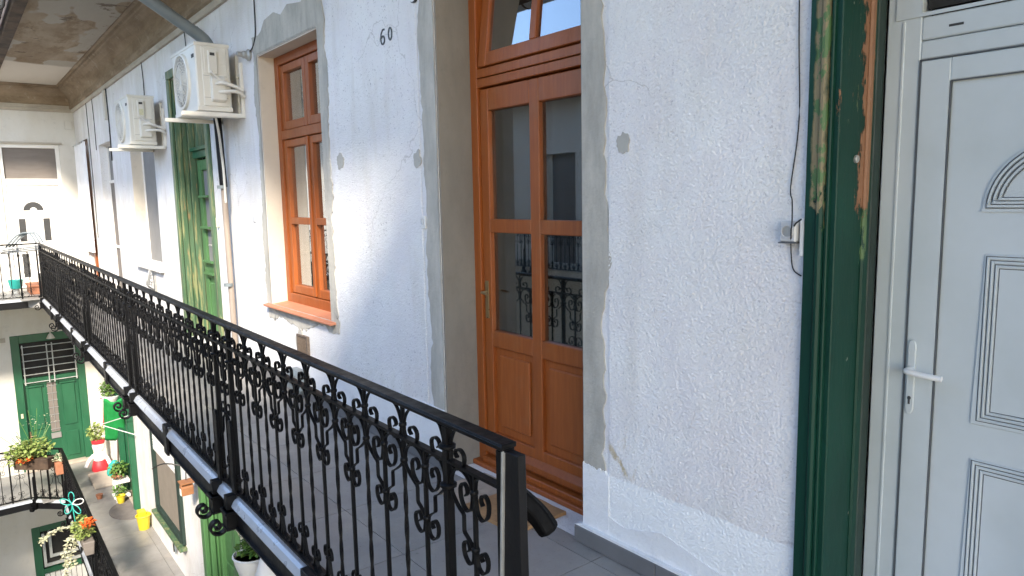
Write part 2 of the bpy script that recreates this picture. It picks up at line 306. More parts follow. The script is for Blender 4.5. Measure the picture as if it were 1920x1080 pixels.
# ------------------------------------------------------------------ mesh building
class MB:
    def __init__(s): s.v = []; s.f = []
    def add(s, vs_, fs):
        n = len(s.v); s.v += [tuple(p) for p in vs_]; s.f += [tuple(i + n for i in f) for f in fs]; return s
    def box(s, x0, x1, y0, y1, z0, z1):
        v = [(x, y, z) for x in (x0, x1) for y in (y0, y1) for z in (z0, z1)]
        return s.add(v, [(0, 1, 3, 2), (4, 6, 7, 5), (0, 4, 5, 1), (2, 3, 7, 6), (0, 2, 6, 4), (1, 5, 7, 3)])
    def tube(s, pts, r, n=8, cap=True):
        pts = [Vector(p) for p in pts]; rings = []
        up = Vector((0, 0, 1))
        for i, p in enumerate(pts):
            d = (pts[min(i + 1, len(pts) - 1)] - pts[max(i - 1, 0)]).normalized()
            a = d.cross(up)
            if a.length < 1e-3: a = d.cross(Vector((0, 1, 0)))
            a.normalize(); b2 = d.cross(a)
            rr = r[i] if isinstance(r, (list, tuple)) else r
            rings.append([p + (a * math.cos(6.28318 * k / n) + b2 * math.sin(6.28318 * k / n)) * rr for k in range(n)])
        v = [q for ring in rings for q in ring]; f = []
        for i in range(len(pts) - 1):
            for k in range(n):
                f.append((i * n + k, i * n + (k + 1) % n, (i + 1) * n + (k + 1) % n, (i + 1) * n + k))
        if cap: f.append(tuple(range(n - 1, -1, -1))); f.append(tuple(range((len(pts) - 1) * n, len(pts) * n)))
        return s.add(v, f)
    def lathe(s, prof, cx, cy, n=20, axis='z'):
        v = []; f = []
        for r, z in prof:
            for k in range(n):
                a = 6.28318 * k / n; v.append((cx + r * math.cos(a), cy + r * math.sin(a), z))
        for i in range(len(prof) - 1):
            for k in range(n): f.append((i * n + k, i * n + (k + 1) % n, (i + 1) * n + (k + 1) % n, (i + 1) * n + k))
        f.append(tuple(range(n - 1, -1, -1))); f.append(tuple(range((len(prof) - 1) * n, len(prof) * n)))
        return s.add(v, f)
    def ribbon(s, pts, wy, th, y=0):
        """a flat strap in the xz plane"""
        P = [Vector((p[0], p[1])) for p in pts]; v = []; f = []
        for i, p in enumerate(P):
            d = (P[min(i + 1, len(P) - 1)] - P[max(i - 1, 0)]).normalized(); nn = Vector((-d.y, d.x)) * th / 2
            for sx, sy in ((1, -1), (1, 1), (-1, 1), (-1, -1)):
                v.append((p.x + nn.x * sx, y + sy * wy / 2, p.y + nn.y * sx))
        for i in range(len(P) - 1):
            for k in range(4): f.append((i * 4 + k, i * 4 + (k + 1) % 4, i * 4 + 4 + (k + 1) % 4, i * 4 + 4 + k))
        f.append((3, 2, 1, 0)); e = 4 * (len(P) - 1); f.append((e, e + 1, e + 2, e + 3))
        return s.add(v, f)
    def prism(s, poly, y0, y1, plane='xz'):
        n = len(poly)
        def P(a, b, y): return (a, y, b) if plane == 'xz' else ((y, a, b) if plane == 'yz' else (a, b, y))
        v = [P(a, b, y0) for a, b in poly] + [P(a, b, y1) for a, b in poly]
        f = [tuple(range(n)), tuple(range(2 * n - 1, n - 1, -1))] + [(i, i + n, (i + 1) % n + n, (i + 1) % n) for i in range(n)]
        return s.add(v, f)
    def mesh(s, name, mat, smooth=False, bevel=0):
        me = bpy.data.meshes.new(name); me.from_pydata(s.v, [], s.f); me.materials.append(M[mat] if isinstance(mat, str) else mat)
        bm = bmesh.new(); bm.from_mesh(me); bmesh.ops.recalc_face_normals(bm, faces=bm.faces)
        if bevel: bmesh.ops.bevel(bm, geom=[e for e in bm.edges if len(e.link_faces) == 2 and e.calc_face_angle(0) > .6], offset=bevel, segments=1, affect='EDGES', clamp_overlap=True)
        bm.to_mesh(me); bm.free()
        if smooth:
            for p in me.polygons: p.use_smooth = True
            me.set_sharp_from_angle(angle=R(40))
        me.update(); return me
WO = {}
def tag(o, label=None, cat=None, group=None, kind=None):
    if label: o['label'] = label
    if cat: o['category'] = cat
    if group: o['group'] = group
    if kind: o['kind'] = kind
    return o
def thing(name, loc, label, cat, group=None, rz=0, kind=None):
    o = bpy.data.objects.new(name, None); C.objects.link(o); o.location = loc; o.rotation_euler = (0, 0, rz); o.empty_display_size = .1
    tag(o, label, cat, group, kind); WO[o] = Vector(loc); return o
def part(name, mb, mat, parent=None, smooth=False, bevel=0, label=None, local=False, kind=None):
    if name in ('foliage', 'flowers', 'stems', 'seed_heads', 'dried_plants', 'spiky_stems', 'trailing_ivy', 'fan_grille', 'mesh', 'strip_lattice'): kind = 'stuff'
    me = mb if isinstance(mb, bpy.types.Mesh) else mb.mesh(name, mat, smooth, bevel)
    o = bpy.data.objects.new(name, me); C.objects.link(o)
    if parent:
        o.parent = parent
        if not local and parent in WO: o.location = -WO[parent]
    if label: o['label'] = label
    if kind: o['kind'] = kind
    return o
def solo(name, mb, mat, label, cat, group=None, smooth=False, bevel=0):
    me = mb.mesh(name, mat, smooth, bevel)
    c = sum((v.co for v in me.vertices), Vector()) / len(me.vertices); c.z = min(v.co.z for v in me.vertices)
    me.transform(Matrix.Translation(-c)); o = bpy.data.objects.new(name, me); C.objects.link(o); o.location = c
    return tag(o, label, cat, group)
def dup(o, loc=None, rz=None, parent=None):
    c = o.copy(); C.objects.link(c)
    if parent is not None: c.parent = parent
    if loc is not None: c.location = loc
    if rz is not None: c.rotation_euler = (0, 0, rz)
    for ch in list(o.children):
        dup(ch, parent=c)
    return c
def spline(pts, n=6):
    """Catmull-Rom through points of any dimension"""
    P = [Vector(p) for p in pts]; out = []
    for i in range(len(P) - 1):
        p0 = P[max(i - 1, 0)]; p1 = P[i]; p2 = P[i + 1]; p3 = P[min(i + 2, len(P) - 1)]
        for k in range(n):
            t = k / n
            out.append(.5 * ((2 * p1) + (p2 - p0) * t + (2 * p0 - 5 * p1 + 4 * p2 - p3) * t * t + (3 * p1 - p0 - 3 * p2 + p3) * t ** 3))
    out.append(P[-1]); return out

# ------------------------------------------------------------------ the setting
XF = -16.7          # far wall
def edgeY(x): return 1.085 + .0110 * (-1.41 - x)
g = MB().box(-40, 30, -30, 20, -11.3, -11.0); o = part('courtyard_ground', g, 'asphalt'); tag(o, 'grey paved floor of the courtyard far below', None, kind='structure')

def wall_cells(mb, u0, u1, z0, z1, opens, place, depth):
    us = sorted({u0, u1} | {a for o_ in opens for a in o_[:2]}); zs = sorted({z0, z1} | {a for o_ in opens for a in o_[2:4]})
    for i in range(len(us) - 1):
        for j in range(len(zs) - 1):
            um = (us[i] + us[i + 1]) / 2; zm = (zs[j] + zs[j + 1]) / 2
            if any(o_[0] < um < o_[1] and o_[2] < zm < o_[3] for o_ in opens): continue
            mb.add([place(us[i], zs[j]), place(us[i + 1], zs[j]), place(us[i + 1], zs[j + 1]), place(us[i], zs[j + 1])], [(0, 1, 2, 3)])
    for a, b, c, d, *_ in opens:
        q = [(a, c), (b, c), (b, d), (a, d)]
        for k in range(4):
            p, r2 = q[k], q[(k + 1) % 4]
            mb.add([place(*p), place(*r2), place(*r2, depth), place(*p, depth)], [(0, 1, 2, 3)])
OP = [(-3.42, -2.26, 0, 3.05), (-1.13, -.13, 0, 3.05), (-6.19, -4.95, .69, 2.83), (-9.08, -7.75, 0, 3.02), (-11.64, -10.18, .71, 2.80),
      (-14.15, -13.05, 0, 2.62), (-16.35, -15.3, 0, 2.82),
      (-14.25, -13.3, -3.65, -.85), (-11.7, -10.2, -3.05, -.95), (-8.95, -7.7, -3.65, -.85)]
wall = thing('courtyard_wall', (-8, 2.2, -7), 'long white peeling plastered wall with doors and windows behind the main railing', 'wall')
mb = MB(); wall_cells(mb, XF, 3.0, -11, 3.9, OP, lambda u, z, d=0: (u, 2.2 + d, z), .30)
part('plaster_face', mb, 'render', wall)
rb = MB(); rb.box(XF - .3, 3, 2.62, 2.9, -11, 4.4)   # rooms end here; dark backing whose colour stands in for unlit rooms
part('dark_backing', rb, 'dark', wall)
# reveals lined with cement / beige plaster
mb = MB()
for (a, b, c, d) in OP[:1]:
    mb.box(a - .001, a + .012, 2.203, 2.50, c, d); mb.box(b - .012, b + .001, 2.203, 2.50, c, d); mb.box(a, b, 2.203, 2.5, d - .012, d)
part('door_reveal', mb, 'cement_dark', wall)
a, b, c, d = OP[2]; mb = MB(); mb.box(a, a + .012, 2.203, 2.50, c, d - .012); mb.box(b - .012, b, 2.203, 2.50, c, d - .012); mb.box(a, b, 2.203, 2.5, d - .012, d)
part('window_reveal', mb, 'reveal', wall)
# ragged cement bands (built 5 mm proud of the render)
def ragged(inner, outer, name, mat, th=.006, jit=.018, y=2.2, step=.03):
    """band between the rectangle inner (x0,x1,z0,z1) and an irregular outer outline"""
    def per(r, st):
        x0, x1, z0, z1 = r; out = []
        for (p, q) in (((x0, z0), (x1, z0)), ((x1, z0), (x1, z1)), ((x1, z1), (x0, z1)), ((x0, z1), (x0, z0))):
            for k in range(st): out.append((p[0] + (q[0] - p[0]) * k / st, p[1] + (q[1] - p[1]) * k / st))
        return out
    n = 130
    I = per(inner, n); O = per(outer, n); v = []; f = []
    O2 = []
    for k, (x, z) in enumerate(O):
        j1 = mnoise.noise(Vector((x * 3, z * 3, 1.3))) * jit * 2.2 + mnoise.noise(Vector((x * 14, z * 14, 4))) * jit + mnoise.noise(Vector((x * 45, z * 45, 2))) * jit * .6; j2 = mnoise.noise(Vector((x * 3, z * 3, 7.7))) * jit * 2.2 + mnoise.noise(Vector((x * 16, z * 16, 9))) * jit
        O2.append((x + j1, z + j2))
    m_ = len(I)
    for (x, z) in I: v.append((x, y - th, z))
    for (x, z) in O2: v.append((x, y - th, z))
    for (x, z) in O2: v.append((x, y + .004, z))
    for k in range(m_):
        k2 = (k + 1) % m_
        f.append((k, k2, m_ + k2, m_ + k)); f.append((m_ + k, m_ + k2, 2 * m_ + k2, 2 * m_ + k))
    return part(name, MB().add(v, f), mat, wall)
ragged((-3.42, -2.26, -.6, 3.05), (-3.56, -2.125, -.8, 3.3), 'cement_band', 'cement', jit=.02)
ragged((-6.19, -4.95, .71, 2.83), (-6.29, -4.84, .60, 2.98), 'cement_band', 'cement', jit=.03)
mb = MB()                                                  # the torn top of the window band
pts = [(-6.25, 2.90), (-6.17, 2.96), (-6.05, 3.0), (-5.95, 3.07), (-5.75, 3.09), (-5.6, 3.04), (-5.45, 3.09), (-5.2, 3.05), (-5.0, 3.12), (-4.86, 3.04), (-4.80, 2.85), (-4.84, 2.7), (-4.95, 2.84), (-6.18, 2.84)]
mb.prism([(p[0] + .01 * random.uniform(-1, 1), p[1]) for p in pts], 2.1915, 2.203); part('cement_band', mb, 'cement', wall)
def blob(cx, cz, rx_, rz_, name, mat, y=2.1935, th=.004, seed=0):
    n = 26; rnd = random.Random(seed); poly = []
    for k in range(n):
        a_ = 6.28318 * k / n; q = 1 + .35 * mnoise.noise(Vector((math.cos(a_) * 1.5 + seed * 3, math.sin(a_) * 1.5, seed)))+ .12 * rnd.uniform(-1, 1)
        poly.append((cx + rx_ * q * math.cos(a_), cz + rz_ * q * math.sin(a_)))
    return part(name, MB().prism(poly, y - th, y + .003), mat, wall)
for k, (x, z, a_, b_) in enumerate([(-4.66, 1.87, .055, .05), (-3.63, 1.83, .04, .05), (-2.015, 1.81, .036, .042), (-5.55, .40, .12, .16), (-4.30, 2.95, .04, .03)]):
    blob(x, z, a_, b_, 'plaster_patch', 'putty', seed=k + 1)
# fresh limewash band above the skirting, ragged top edge
def band(x0, x1, zt0, zt1, seed, y=2.2):
    n = 40; top = [(x0 + (x1 - x0) * k / n, zt0 + (zt1 - zt0) * k / n + .012 * mnoise.noise(Vector((k * .6, seed, 0))) + .02 * mnoise.noise(Vector((k * .17, seed, 3)))) for k in range(n + 1)]
    poly = [(x0, .088)] + top + [(x1, .088)]
    part('limewash_band', MB().prism(poly, y - .011, y + .002), 'limewash', wall)
band(-2.262, -2.10, .385, .375, 1); part('limewash_band', MB().prism([(-2.10, .088), (-1.215, .088), (-1.215, .130), (-1.5, .150), (-1.8, .215), (-2.0, .16), (-2.10, .18)], 2.190, 2.202), 'limewash', wall); band(-7.6, -3.425, .36, .36, 2)
# rough cast of the near pier as real relief
def roughcast(x0, x1, z0, z1, c, amp, name, keep=None):
    nx = int((x1 - x0) / c); nz = int((z1 - z0) / c); v = []; f = []
    for j in range(nz + 1):
        z = z0 + (z1 - z0) * j / nz
        for i in range(nx + 1):
            x = x0 + (x1 - x0) * i / nx
            a_ = mnoise.noise(Vector((x * 160, z * 140, 0))); b_ = mnoise.noise(Vector((x * 70, z * 60, 5))); e_ = mnoise.noise(Vector((x * 9, z * 7, 9)))
            h = amp * (1.3 * a_ + .5 * b_ + 1.2 * max(0, a_ * 2 - .35) + 1.0 * e_)
            if i in (0, nx) or j in (0, nz): h = -.004
            v.append((x, 2.194 - h, z))
    for j in range(nz):
        for i in range(nx): k = j * (nx + 1) + i; f.append((k, k + 1, k + nx + 2, k + nx + 1))
    me = bpy.data.meshes.new(name); me.from_pydata(v, [], f); me.materials.append(M['render'])
    for p in me.polygons: p.use_smooth = True
    o = bpy.data.objects.new(name, me); C.objects.link(o); o.parent = wall; o.location = -WO[wall]; o['kind'] = 'stuff'; return o
roughcast(-2.105, -1.214, .125, 2.6, .0041, .0018, 'roughcast_render')
roughcast(-4.80, -3.60, .33, 3.3, .0080, .0015, 'roughcast_render')
# skirting tiles, one by one
mbt = None
for x0, x1 in ((-2.30, -1.215), (-7.7, -3.42), (-13.1, -9.1)):
    x = x1
    while x - .02 > x0:
        xa = max(x - .6, x0); part('skirting_tile', MB().box(xa + .002, x - .002, 2.165, 2.2, .004, .082 if x0 > -3 else .078), 'skirt', wall, bevel=.002); x = xa
part('mortar_strip', MB().prism([(-2.30, .083), (-1.215, .083), (-1.215, .094), (-2.27, .094)], 2.168, 2.2), 'limewash', wall)

# far wall
farw = thing('far_wall', (XF, 0, -7), 'sunlit cream end wall closing the courtyard at the left of the photo', 'wall')
FO = [(.91, 1.90, 0, 2.79), (.79, 1.96, -3.65, -.92), (.80, 1.97, -7.3, -4.85)]
mb = MB(); wall_cells(mb, -9, 2.2, -11, 3.9, FO, lambda u, z, d=0: (XF - d, u, z), .25); part('plaster_face', mb, 'farwall', farw)
part('dark_backing', MB().box(XF - .8, XF - .5, -9, 2.5, -11, 4.4), 'dark', farw)  # dark sheet coloured in place of the shade inside the far rooms
part('string_course', MB().box(XF, XF + .05, -9, .70, -1.0, -.92), 'cream', farw)

# floors of the galleries
def gallery(name, z, lab, far_x0=-15.15, edge=None):
    fl = thing(name, (-8, 1.6, z), lab, None, kind='structure'); del_cat(fl)
    mb = MB()
    poly = [(3.0, -4.0), (3.0, 2.2), (XF, 2.2), (XF, -9), (far_x0, -9), (far_x0, edgeY(-14.9) - .45), (far_x0 + .45, edgeY(-14.7)), (-1.36, edgeY(-1.36)), (-1.3, 1.085), (-.55, .95), (-.55, -4)]
    mb.prism(poly, z - .16, z - .012, 'xy'); part('slab', mb, 'grout', fl)
    # tiles as pieces
    xs = [-1.51 - .6 * k for k in range(-3, 26)]
    mats = []
    for x in xs:
        x0, x1 = x - .6, x
        if x1 < XF + .1: break
        for (ya, yb) in ((1.49, 2.09), (2.09, 2.20), (.9, 1.49)):
            lo = max(ya, edgeY(x) + .035) if x1 < -1.2 else ya
            if x0 < far_x0: lo = ya
            if yb - lo < .03: continue
            part('floor_tile', MB().box(max(x0, XF) + .002, x1 - .002, lo + .002, yb - .002, z - .013, z), 'tile', fl)
    return fl
def del_cat(o):
    if 'category' in o: del o['category']
up = gallery('gallery_floor', 0.0, 'grey tiled walkway behind the black railing on our level')
lo = gallery('lower_gallery_floor', -3.65, 'grey tiled walkway with shadows one storey below')
for zz in (-7.3,):
    part('bottom_gallery_floor', MB().box(XF, 3, 1.1, 2.2, zz - .18, zz).box(XF, -15.1, -9, 1.1, zz - .18, zz), 'grout').__setitem__('kind', 'structure')

# door recess floors (thresholds) under the doors
# eaves: soffit, cove, beam
ev = thing('eaves_soffit', (-8, 1.5, 3.9), 'stained brown plaster soffit under the roof edge', None, kind='structure'); del_cat(ev)
mb = MB(); mb.prism([(-.9, -4.2), (4.4, -4.2), (4.4, 2.5), (XF - .2, 2.5), (XF - .2, -9), (-15.0, -9), (-15.0, .90), (-.9, .90)], 3.9, 4.3, 'xy'); part('soffit_panel', mb, 'soffit', ev)  # right-hand wing arm is unseen, its extent set to keep sun off the near wall
prof = [(0, 3.42), (.03, 3.42), (.045, 3.45), (.045, 3.475), (.07, 3.49), (.07, 3.53), (.075, 3.545), (.055, 3.56), (.06, 3.60), (.085, 3.68), (.135, 3.76), (.20, 3.805), (.215, 3.83), (.235, 3.84), (.245, 3.875), (.28, 3.885), (.28, 3.9), (0, 3.9)]
lowm = prof[:4] + [(0, 3.475)]; him = [(0, 3.477), (.045, 3.477)] + prof[4:]; lowp = prof[:7] + [(0, 3.545)]; hip = [(0, 3.545)] + prof[6:]
part('cream_moulding', MB().prism([(2.2 - a_, b_) for a_, b_ in lowm], XF, -.9, 'yz'), 'cream', ev)
part('cove_moulding', MB().prism([(2.2 - a_, b_) for a_, b_ in him], XF, -.9, 'yz'), 'cornice', ev)
part('cream_moulding', MB().prism([(XF + a_, b_) for a_, b_ in lowp], -9, 2.2 - .03, 'xz'), 'cream', ev)
part('cove_moulding', MB().prism([(XF + a_, b_) for a_, b_ in hip], -9, 2.2 - .03, 'xz'), 'cornice', ev)
part('fascia_beam', MB().box(-15.1, -.6, .80, .935, 3.80, 4.25), 'timber', ev, bevel=.01)
part('tile_roof', MB().prism([(.75, 4.31), (.75, 4.35), (3.2, 5.2), (3.2, 4.31)], XF, 3.2, 'yz'), 'clay', ev)

gut = thing('roof_gutter', (-8, .76, 3.9), 'round grey zinc gutter with joint rings hanging outside the eaves beam', 'gutter')
sec = [(.68 + .10 * math.cos(a_), 3.94 + .10 * math.sin(a_)) for a_ in [math.pi + math.pi * k / 10 for k in range(11)]]
sec += [(.68 + .092 * math.cos(a_), 3.94 + .092 * math.sin(a_)) for a_ in [2 * math.pi - math.pi * k / 10 for k in range(11)]]
part('trough', MB().prism(sec, -15.2, -.6, 'yz'), 'zinc', gut, smooth=True)
for k in range(20):
    x = -1.2 - k * .7
    s2 = [(.68 + .106 * math.cos(a_), 3.94 + .106 * math.sin(a_)) for a_ in [math.pi + math.pi * j / 10 for j in range(11)]] + [(.68 + .1005 * math.cos(a_), 3.94 + .1005 * math.sin(a_)) for a_ in [2 * math.pi - math.pi * j / 10 for j in range(11)]]
    part('joint_ring', MB().prism(s2, x - .012, x + .012, 'yz'), 'timber', gut)

dp = thing('downpipe', (-7.15, 2.1, 0), 'grey metal rain pipe slanting from the gutter to the wall above the nearer air conditioner', 'pipe')
part('slanting_pipe', MB().tube([(-7.08, .80, 3.86), (-7.1, 1.0, 3.76), (-7.14, 2.02, 3.14)], .055, 16), 'pipe', dp, smooth=True)
part('elbow', MB().tube(spline([(-7.14, 1.96, 3.18), (-7.145, 2.07, 3.09), (-7.15, 2.11, 2.95)], 5), .057, 16), 'pipe', dp, smooth=True)
dp2 = MB().tube([(-7.15, 2.11, 2.95), (-7.15, 2.14, 1.75)], .036, 14); part('upper_pipe', dp2, 'blackm', dp, smooth=True)
part('lower_pipe', MB().tube([(-7.15, 2.14, 1.75), (-7.16, 2.15, .02)], .028, 12), 'rust', dp, smooth=True)
for z in (2.6, 1.75, .8): part('pipe_clamp', MB().tube([(-7.15, 2.12, z - .015), (-7.15, 2.12, z + .015)], .042, 14), 'pipe', dp)

# ------------------------------------------------------------------ ironwork
def J(sx, x0, zc, w_=.085, h=.06, off=.007):
    """a strap running down the bar from a collar and curling out and up into a scroll"""
    cx = w_ * .60; cz = -h * .45
    p = [(off, 0), (off + .002, -h * .45), (w_ * .26, -h * 1.05), (w_ * .62, -h * 1.25), (w_ * .98, -h * .85), (w_ * 1.06, -h * .20), (w_ * .86, h * .16), (w_ * .60, h * .10), (w_ * .50, -h * .22), (w_ * .64, -h * .44)]
    return [(x0 + sx * a_, zc + b_) for a_, b_ in [tuple(q) for q in spline(p, 3)]]
def make_meshes():
    P = {}
    mb = MB(); r = .0056; n = 30; z0, z1 = .035, .935
    v = []; f = []
    for i in range(n + 1):
        t_ = i / n; z = z0 + (z1 - z0) * t_; tw = 0
        if .10 < z < .70: tw = (z - .10) * 16
        elif z >= .70: tw = .6 * 16
        for k in range(4):
            a_ = tw + math.pi / 4 + k * math.pi / 2; v.append((r * 1.414 * math.cos(a_), r * 1.414 * math.sin(a_), z))
    for i in range(n):
        for k in range(4): f.append((i * 4 + k, i * 4 + (k + 1) % 4, i * 4 + 4 + (k + 1) % 4, i * 4 + 4 + k))
    mb.add(v, f); P['twist'] = mb.mesh('twisted_baluster', 'black')
    P['plain'] = MB().box(-.0058, .0058, -.0058, .0058, .035, .835).mesh('plain_baluster', 'black')
    P['post'] = MB().box(-.0125, .0125, -.0125, .0125, .0, .935).mesh('post', 'black', bevel=.0015)
    # full bar ornament
    def full(w0):
        mb = MB()
        for s_ in (1, -1):
            mb.ribbon(spline([(s_ * .085, .940), (s_ * .045, .930), (s_ * (w0 + .012), .902), (s_ * w0, .872)], 5), .011, .0042)
            mb.ribbon([tuple(q) for q in J(s_, 0, .872, .088, .045, w0)], .013, .0047)
            mb.ribbon(spline([(s_ * .130, .772), (s_ * .122, .797), (s_ * .088, .818), (s_ * .048, .817), (s_ * (w0 + .010), .790), (s_ * w0, .752)], 4), .012, .0045)
            mb.ribbon([tuple(q) for q in spline([(s_ * w0, .750), (s_ * (w0 + .012), .730), (s_ * .055, .704), (s_ * .078, .692)], 4)] + [Vector((s_ * .083, .685)), Vector((s_ * .083, .640))] + [tuple(q) for q in spline([(s_ * .086, .634), (s_ * .112, .618), (s_ * .127, .604)], 3)], .012, .0042)
        for z in (.872, .752): mb.lathe([(w0 * 1.5, z - .008), (w0 * 1.9, z - .004), (w0 * 1.9, z + .004), (w0 * 1.5, z + .008)], 0, 0, 10)
        me_ = mb.mesh('scrollwork', 'black', smooth=True)
        mb = MB()
        for s_ in (1, -1):
            mb.ribbon([tuple(q) for q in spline([(s_ * .055, .032), (s_ * .022, .045), (s_ * (w0), .082)], 5)], .015, .005)
            mb.ribbon([(a_, .168 - b_) for a_, b_ in [(q[0], q[1]) for q in J(s_, 0, .084, .042, .032, w0)]], .011, .0038)
        mb.lathe([(w0 * 1.5, .078), (w0 * 1.9, .082), (w0 * 1.9, .088), (w0 * 1.5, .092)], 0, 0, 8)
        return me_, mb.mesh('foot_scroll', 'black', smooth=True)
    P['sc_full'], P['ft_full'] = full(.007); P['sc_post'], P['ft_post'] = full(.014)
    mb = MB(); w0 = .0072; m2 = MB()
    for s_ in (1, -1):
        mb.ribbon([tuple(q) for q in J(s_, 0, .772, .072, .055, w0)], .013, .0047)
        mb.ribbon([tuple(q) for q in J(s_, 0, .600, .062, .045, w0)], .013, .0047)
        mb.ribbon([tuple(q) for q in spline([(s_ * .035, .826), (s_ * .014, .812), (s_ * w0, .785)], 4)], .012, .0042)
        m2.ribbon([tuple(q) for q in spline([(s_ * .062, .032), (s_ * .026, .055), (s_ * w0, .13)], 6)], .015, .006)
        m2.ribbon([(a_, .276 - b_) for a_, b_ in [(q[0], q[1]) for q in J(s_, 0, .136, .042, .034, w0)]], .011, .0038)
    for z in (.772, .600, .137): (m2 if z < .2 else mb).lathe([(w0 * 1.4, z - .008), (w0 * 1.8, z - .004), (w0 * 1.8, z + .004), (w0 * 1.4, z + .008)], 0, 0, 10)
    P['ft_mid'] = m2.mesh('foot_scroll', 'black', smooth=True)
    P['sc_mid'] = mb.mesh('scrollwork', 'black', smooth=True)
    mb = MB()
    for s_ in (1, -1):
        mb.ribbon([(q[0], .84 - q[1]) for q in J(s_, 0, .40, .07, .045, w0)], .011, .0038)
        mb.ribbon([tuple(q) for q in spline([(s_ * w0, .438), (s_ * .05, .40), (s_ * .06, .33), (s_ * .10, .28), (s_ * .118, .22)], 4)], .011, .0038)
    for z in (.44,): mb.lathe([(w0 * 1.4, z - .008), (w0 * 1.8, z - .004), (w0 * 1.8, z + .004), (w0 * 1.4, z + .008)], 0, 0, 10)
    P['sc_extra'] = mb.mesh('scrollwork', 'black', smooth=True)
    mb = MB()  # outside bracket: stepped plate on the post, block under the beam, curl
    mb.prism([(-.027, .40), (-.014, .43), (.014, .43), (.027, .40), (.027, .02), (-.027, .02)], -.030, -.0155)
    mb.box(-.024, .024, -.075, -.02, -.06, .02)
    mb.box(-.045, .045, -.085, .02, -.165, -.062); mb.box(-.052, .052, -.093, .03, -.078, -.062); mb.box(-.05, .05, -.091, .028, -.166, -.152)
    a0 = [Vector((-.07, -.13)), Vector((-.085, -.168)), Vector((-.115, -.185)), Vector((-.15, -.172)), Vector((-.162, -.142)), Vector((-.148, -.115)), Vector((-.122, -.112)), Vector((-.110, -.130)), Vector((-.118, -.150)), Vector((-.134, -.150)), Vector((-.140, -.138))]
    c0 = spline(a0, 4); v = []; f = []
    for i, p in enumerate(c0):
        d_ = (c0[min(i + 1, len(c0) - 1)] - c0[max(i - 1, 0)]).normalized(); nn = Vector((-d_.y, d_.x)) * .006
        for sx, sy in ((1, -1), (1, 1), (-1, 1), (-1, -1)): v.append((sy * .022, p.x + nn.x * sx, p.y + nn.y * sx))
    for i in range(len(c0) - 1):
        for k in range(4): f.append((i * 4 + k, i * 4 + (k + 1) % 4, i * 4 + 4 + (k + 1) % 4, i * 4 + 4 + k))
    f.append((0, 1, 2, 3)); e = 4 * (len(c0) - 1); f.append((e, e + 1, e + 2, e + 3)); mb.add(v, f)
    P['bracket'] = mb.mesh('bracket', 'black', bevel=.002)
    mb = MB(); mb.box(-.05, .05, -.055, -.038, -.19, .02).box(-.05, .05, -.055, .0, .02, .027); P['joint'] = mb.mesh('joint_plate', 'blackm', bevel=.002)
    return P
IR = make_meshes()
def railing(loc, rz, L, label, group=None, step=.27, beam=True, firstpost=True, detail=True):
    root = thing('railing', loc, label, 'railing', group or 'black wrought iron gallery railings', rz)
    def A(nm, me, x=0):
        o_ = part(nm, me, None, root, local=True); j = 1 if nm in ('baluster', 'scrollwork', 'foot_scroll') else 0
        o_.location = (x + j * random.uniform(-.0015, .0015), 0, j * random.uniform(-.002, .002)); o_.rotation_euler = (0, j * random.uniform(-.004, .004), j * random.uniform(-.07, .07)); return o_
    tr = MB().box(-L, 0, -.024, .024, .948, .962).box(-L, 0, -.017, .017, .939, .949).box(-L, 0, -.026, -.021, .944, .957)
    part('top_rail', tr, 'black', root, local=True, bevel=.002)
    part('mid_rail', MB().box(-L, -.02, -.012, .012, .826, .836), 'black', root, local=True)
    part('bottom_rail', MB().box(-L, -.0, -.02, .02, .022, .034), 'black', root, local=True)
    n = int(L / step)
    for k in range(n + 1):
        x = -(.034 + step * k)
        if x < -L + .01: break
        ispost = (k == 0) or (k == 1 and firstpost) or (k > 2 and (k % 10) in (9, 0)) or x - step < -L
        A('post' if ispost else 'baluster', IR['post' if ispost else 'twist'], x)
        if k > 0: A('scrollwork', IR['sc_post' if ispost else 'sc_full'], x); A('foot_scroll', IR['ft_post' if ispost else 'ft_full'], x)
        if ispost and k > 1: A('bracket', IR['bracket'], x)
        if x - step / 2 > -L:
            A('baluster', IR['plain'], x - step / 2); A('scrollwork', IR['sc_mid'], x - step / 2); A('foot_scroll', IR['ft_mid'], x - step / 2)
            if k == 0 or (k % 10 == 9 and detail): A('scrollwork', IR['sc_extra'], x - step / 2)
    if beam:
        part('edge_beam', MB().box(-L, .35, -.030, -.018, -.165, -.045).box(-L, .35, -.045, -.030, -.165, -.155).box(-L, .35, -.018, .05, -.06, -.045), 'blackm', root, local=True)
        k = 0; xs = [0.35] + [-(1.39 + 2.62 * j) for j in range(int(L / 2.62) + 1)] + [-L]
        xs = [x for x in xs if x >= -L]
        for a_, b_ in zip(xs[:-1], xs[1:]):
            if a_ - b_ > .05: part('drip_edge', MB().prism([(-.036, -.012), (-.052, -.040), (-.052, -.046), (.01, -.046), (.03, -.008), (.03, -.003), (-.02, -.003)], b_ + .006, a_ - .006, 'yz'), 'flash', root, local=True)
        for x in xs[1:-1]: A('joint_plate', IR['joint'], x)
    return root
RA = -.0110
rm = railing((-1.41, 1.10, 0), RA, 13.55, 'long ornate black iron railing running diagonally through the middle of the photo')
for nm, mb, mt in (('end_plate', MB().prism([(-.002, .944), (.052, .944), (.075, -.2), (-.04, -.2), (-.028, .35)], -.014, .012), 'blackm'),
                   ('end_plate_edge', MB().prism([(-.010, .944), (-.002, .944), (-.0285, .35), (-.0405, -.2), (-.054, -.2), (-.040, .35)], -.022, .010), 'greyedge')):
    part(nm, mb, mt, rm, local=True, bevel=.0015)
cx_, cy_ = -14.95, 1.245
railing((cx_, cy_, 0), R(90), 5.0, 'black iron railing on our level in front of the far white door', detail=False)
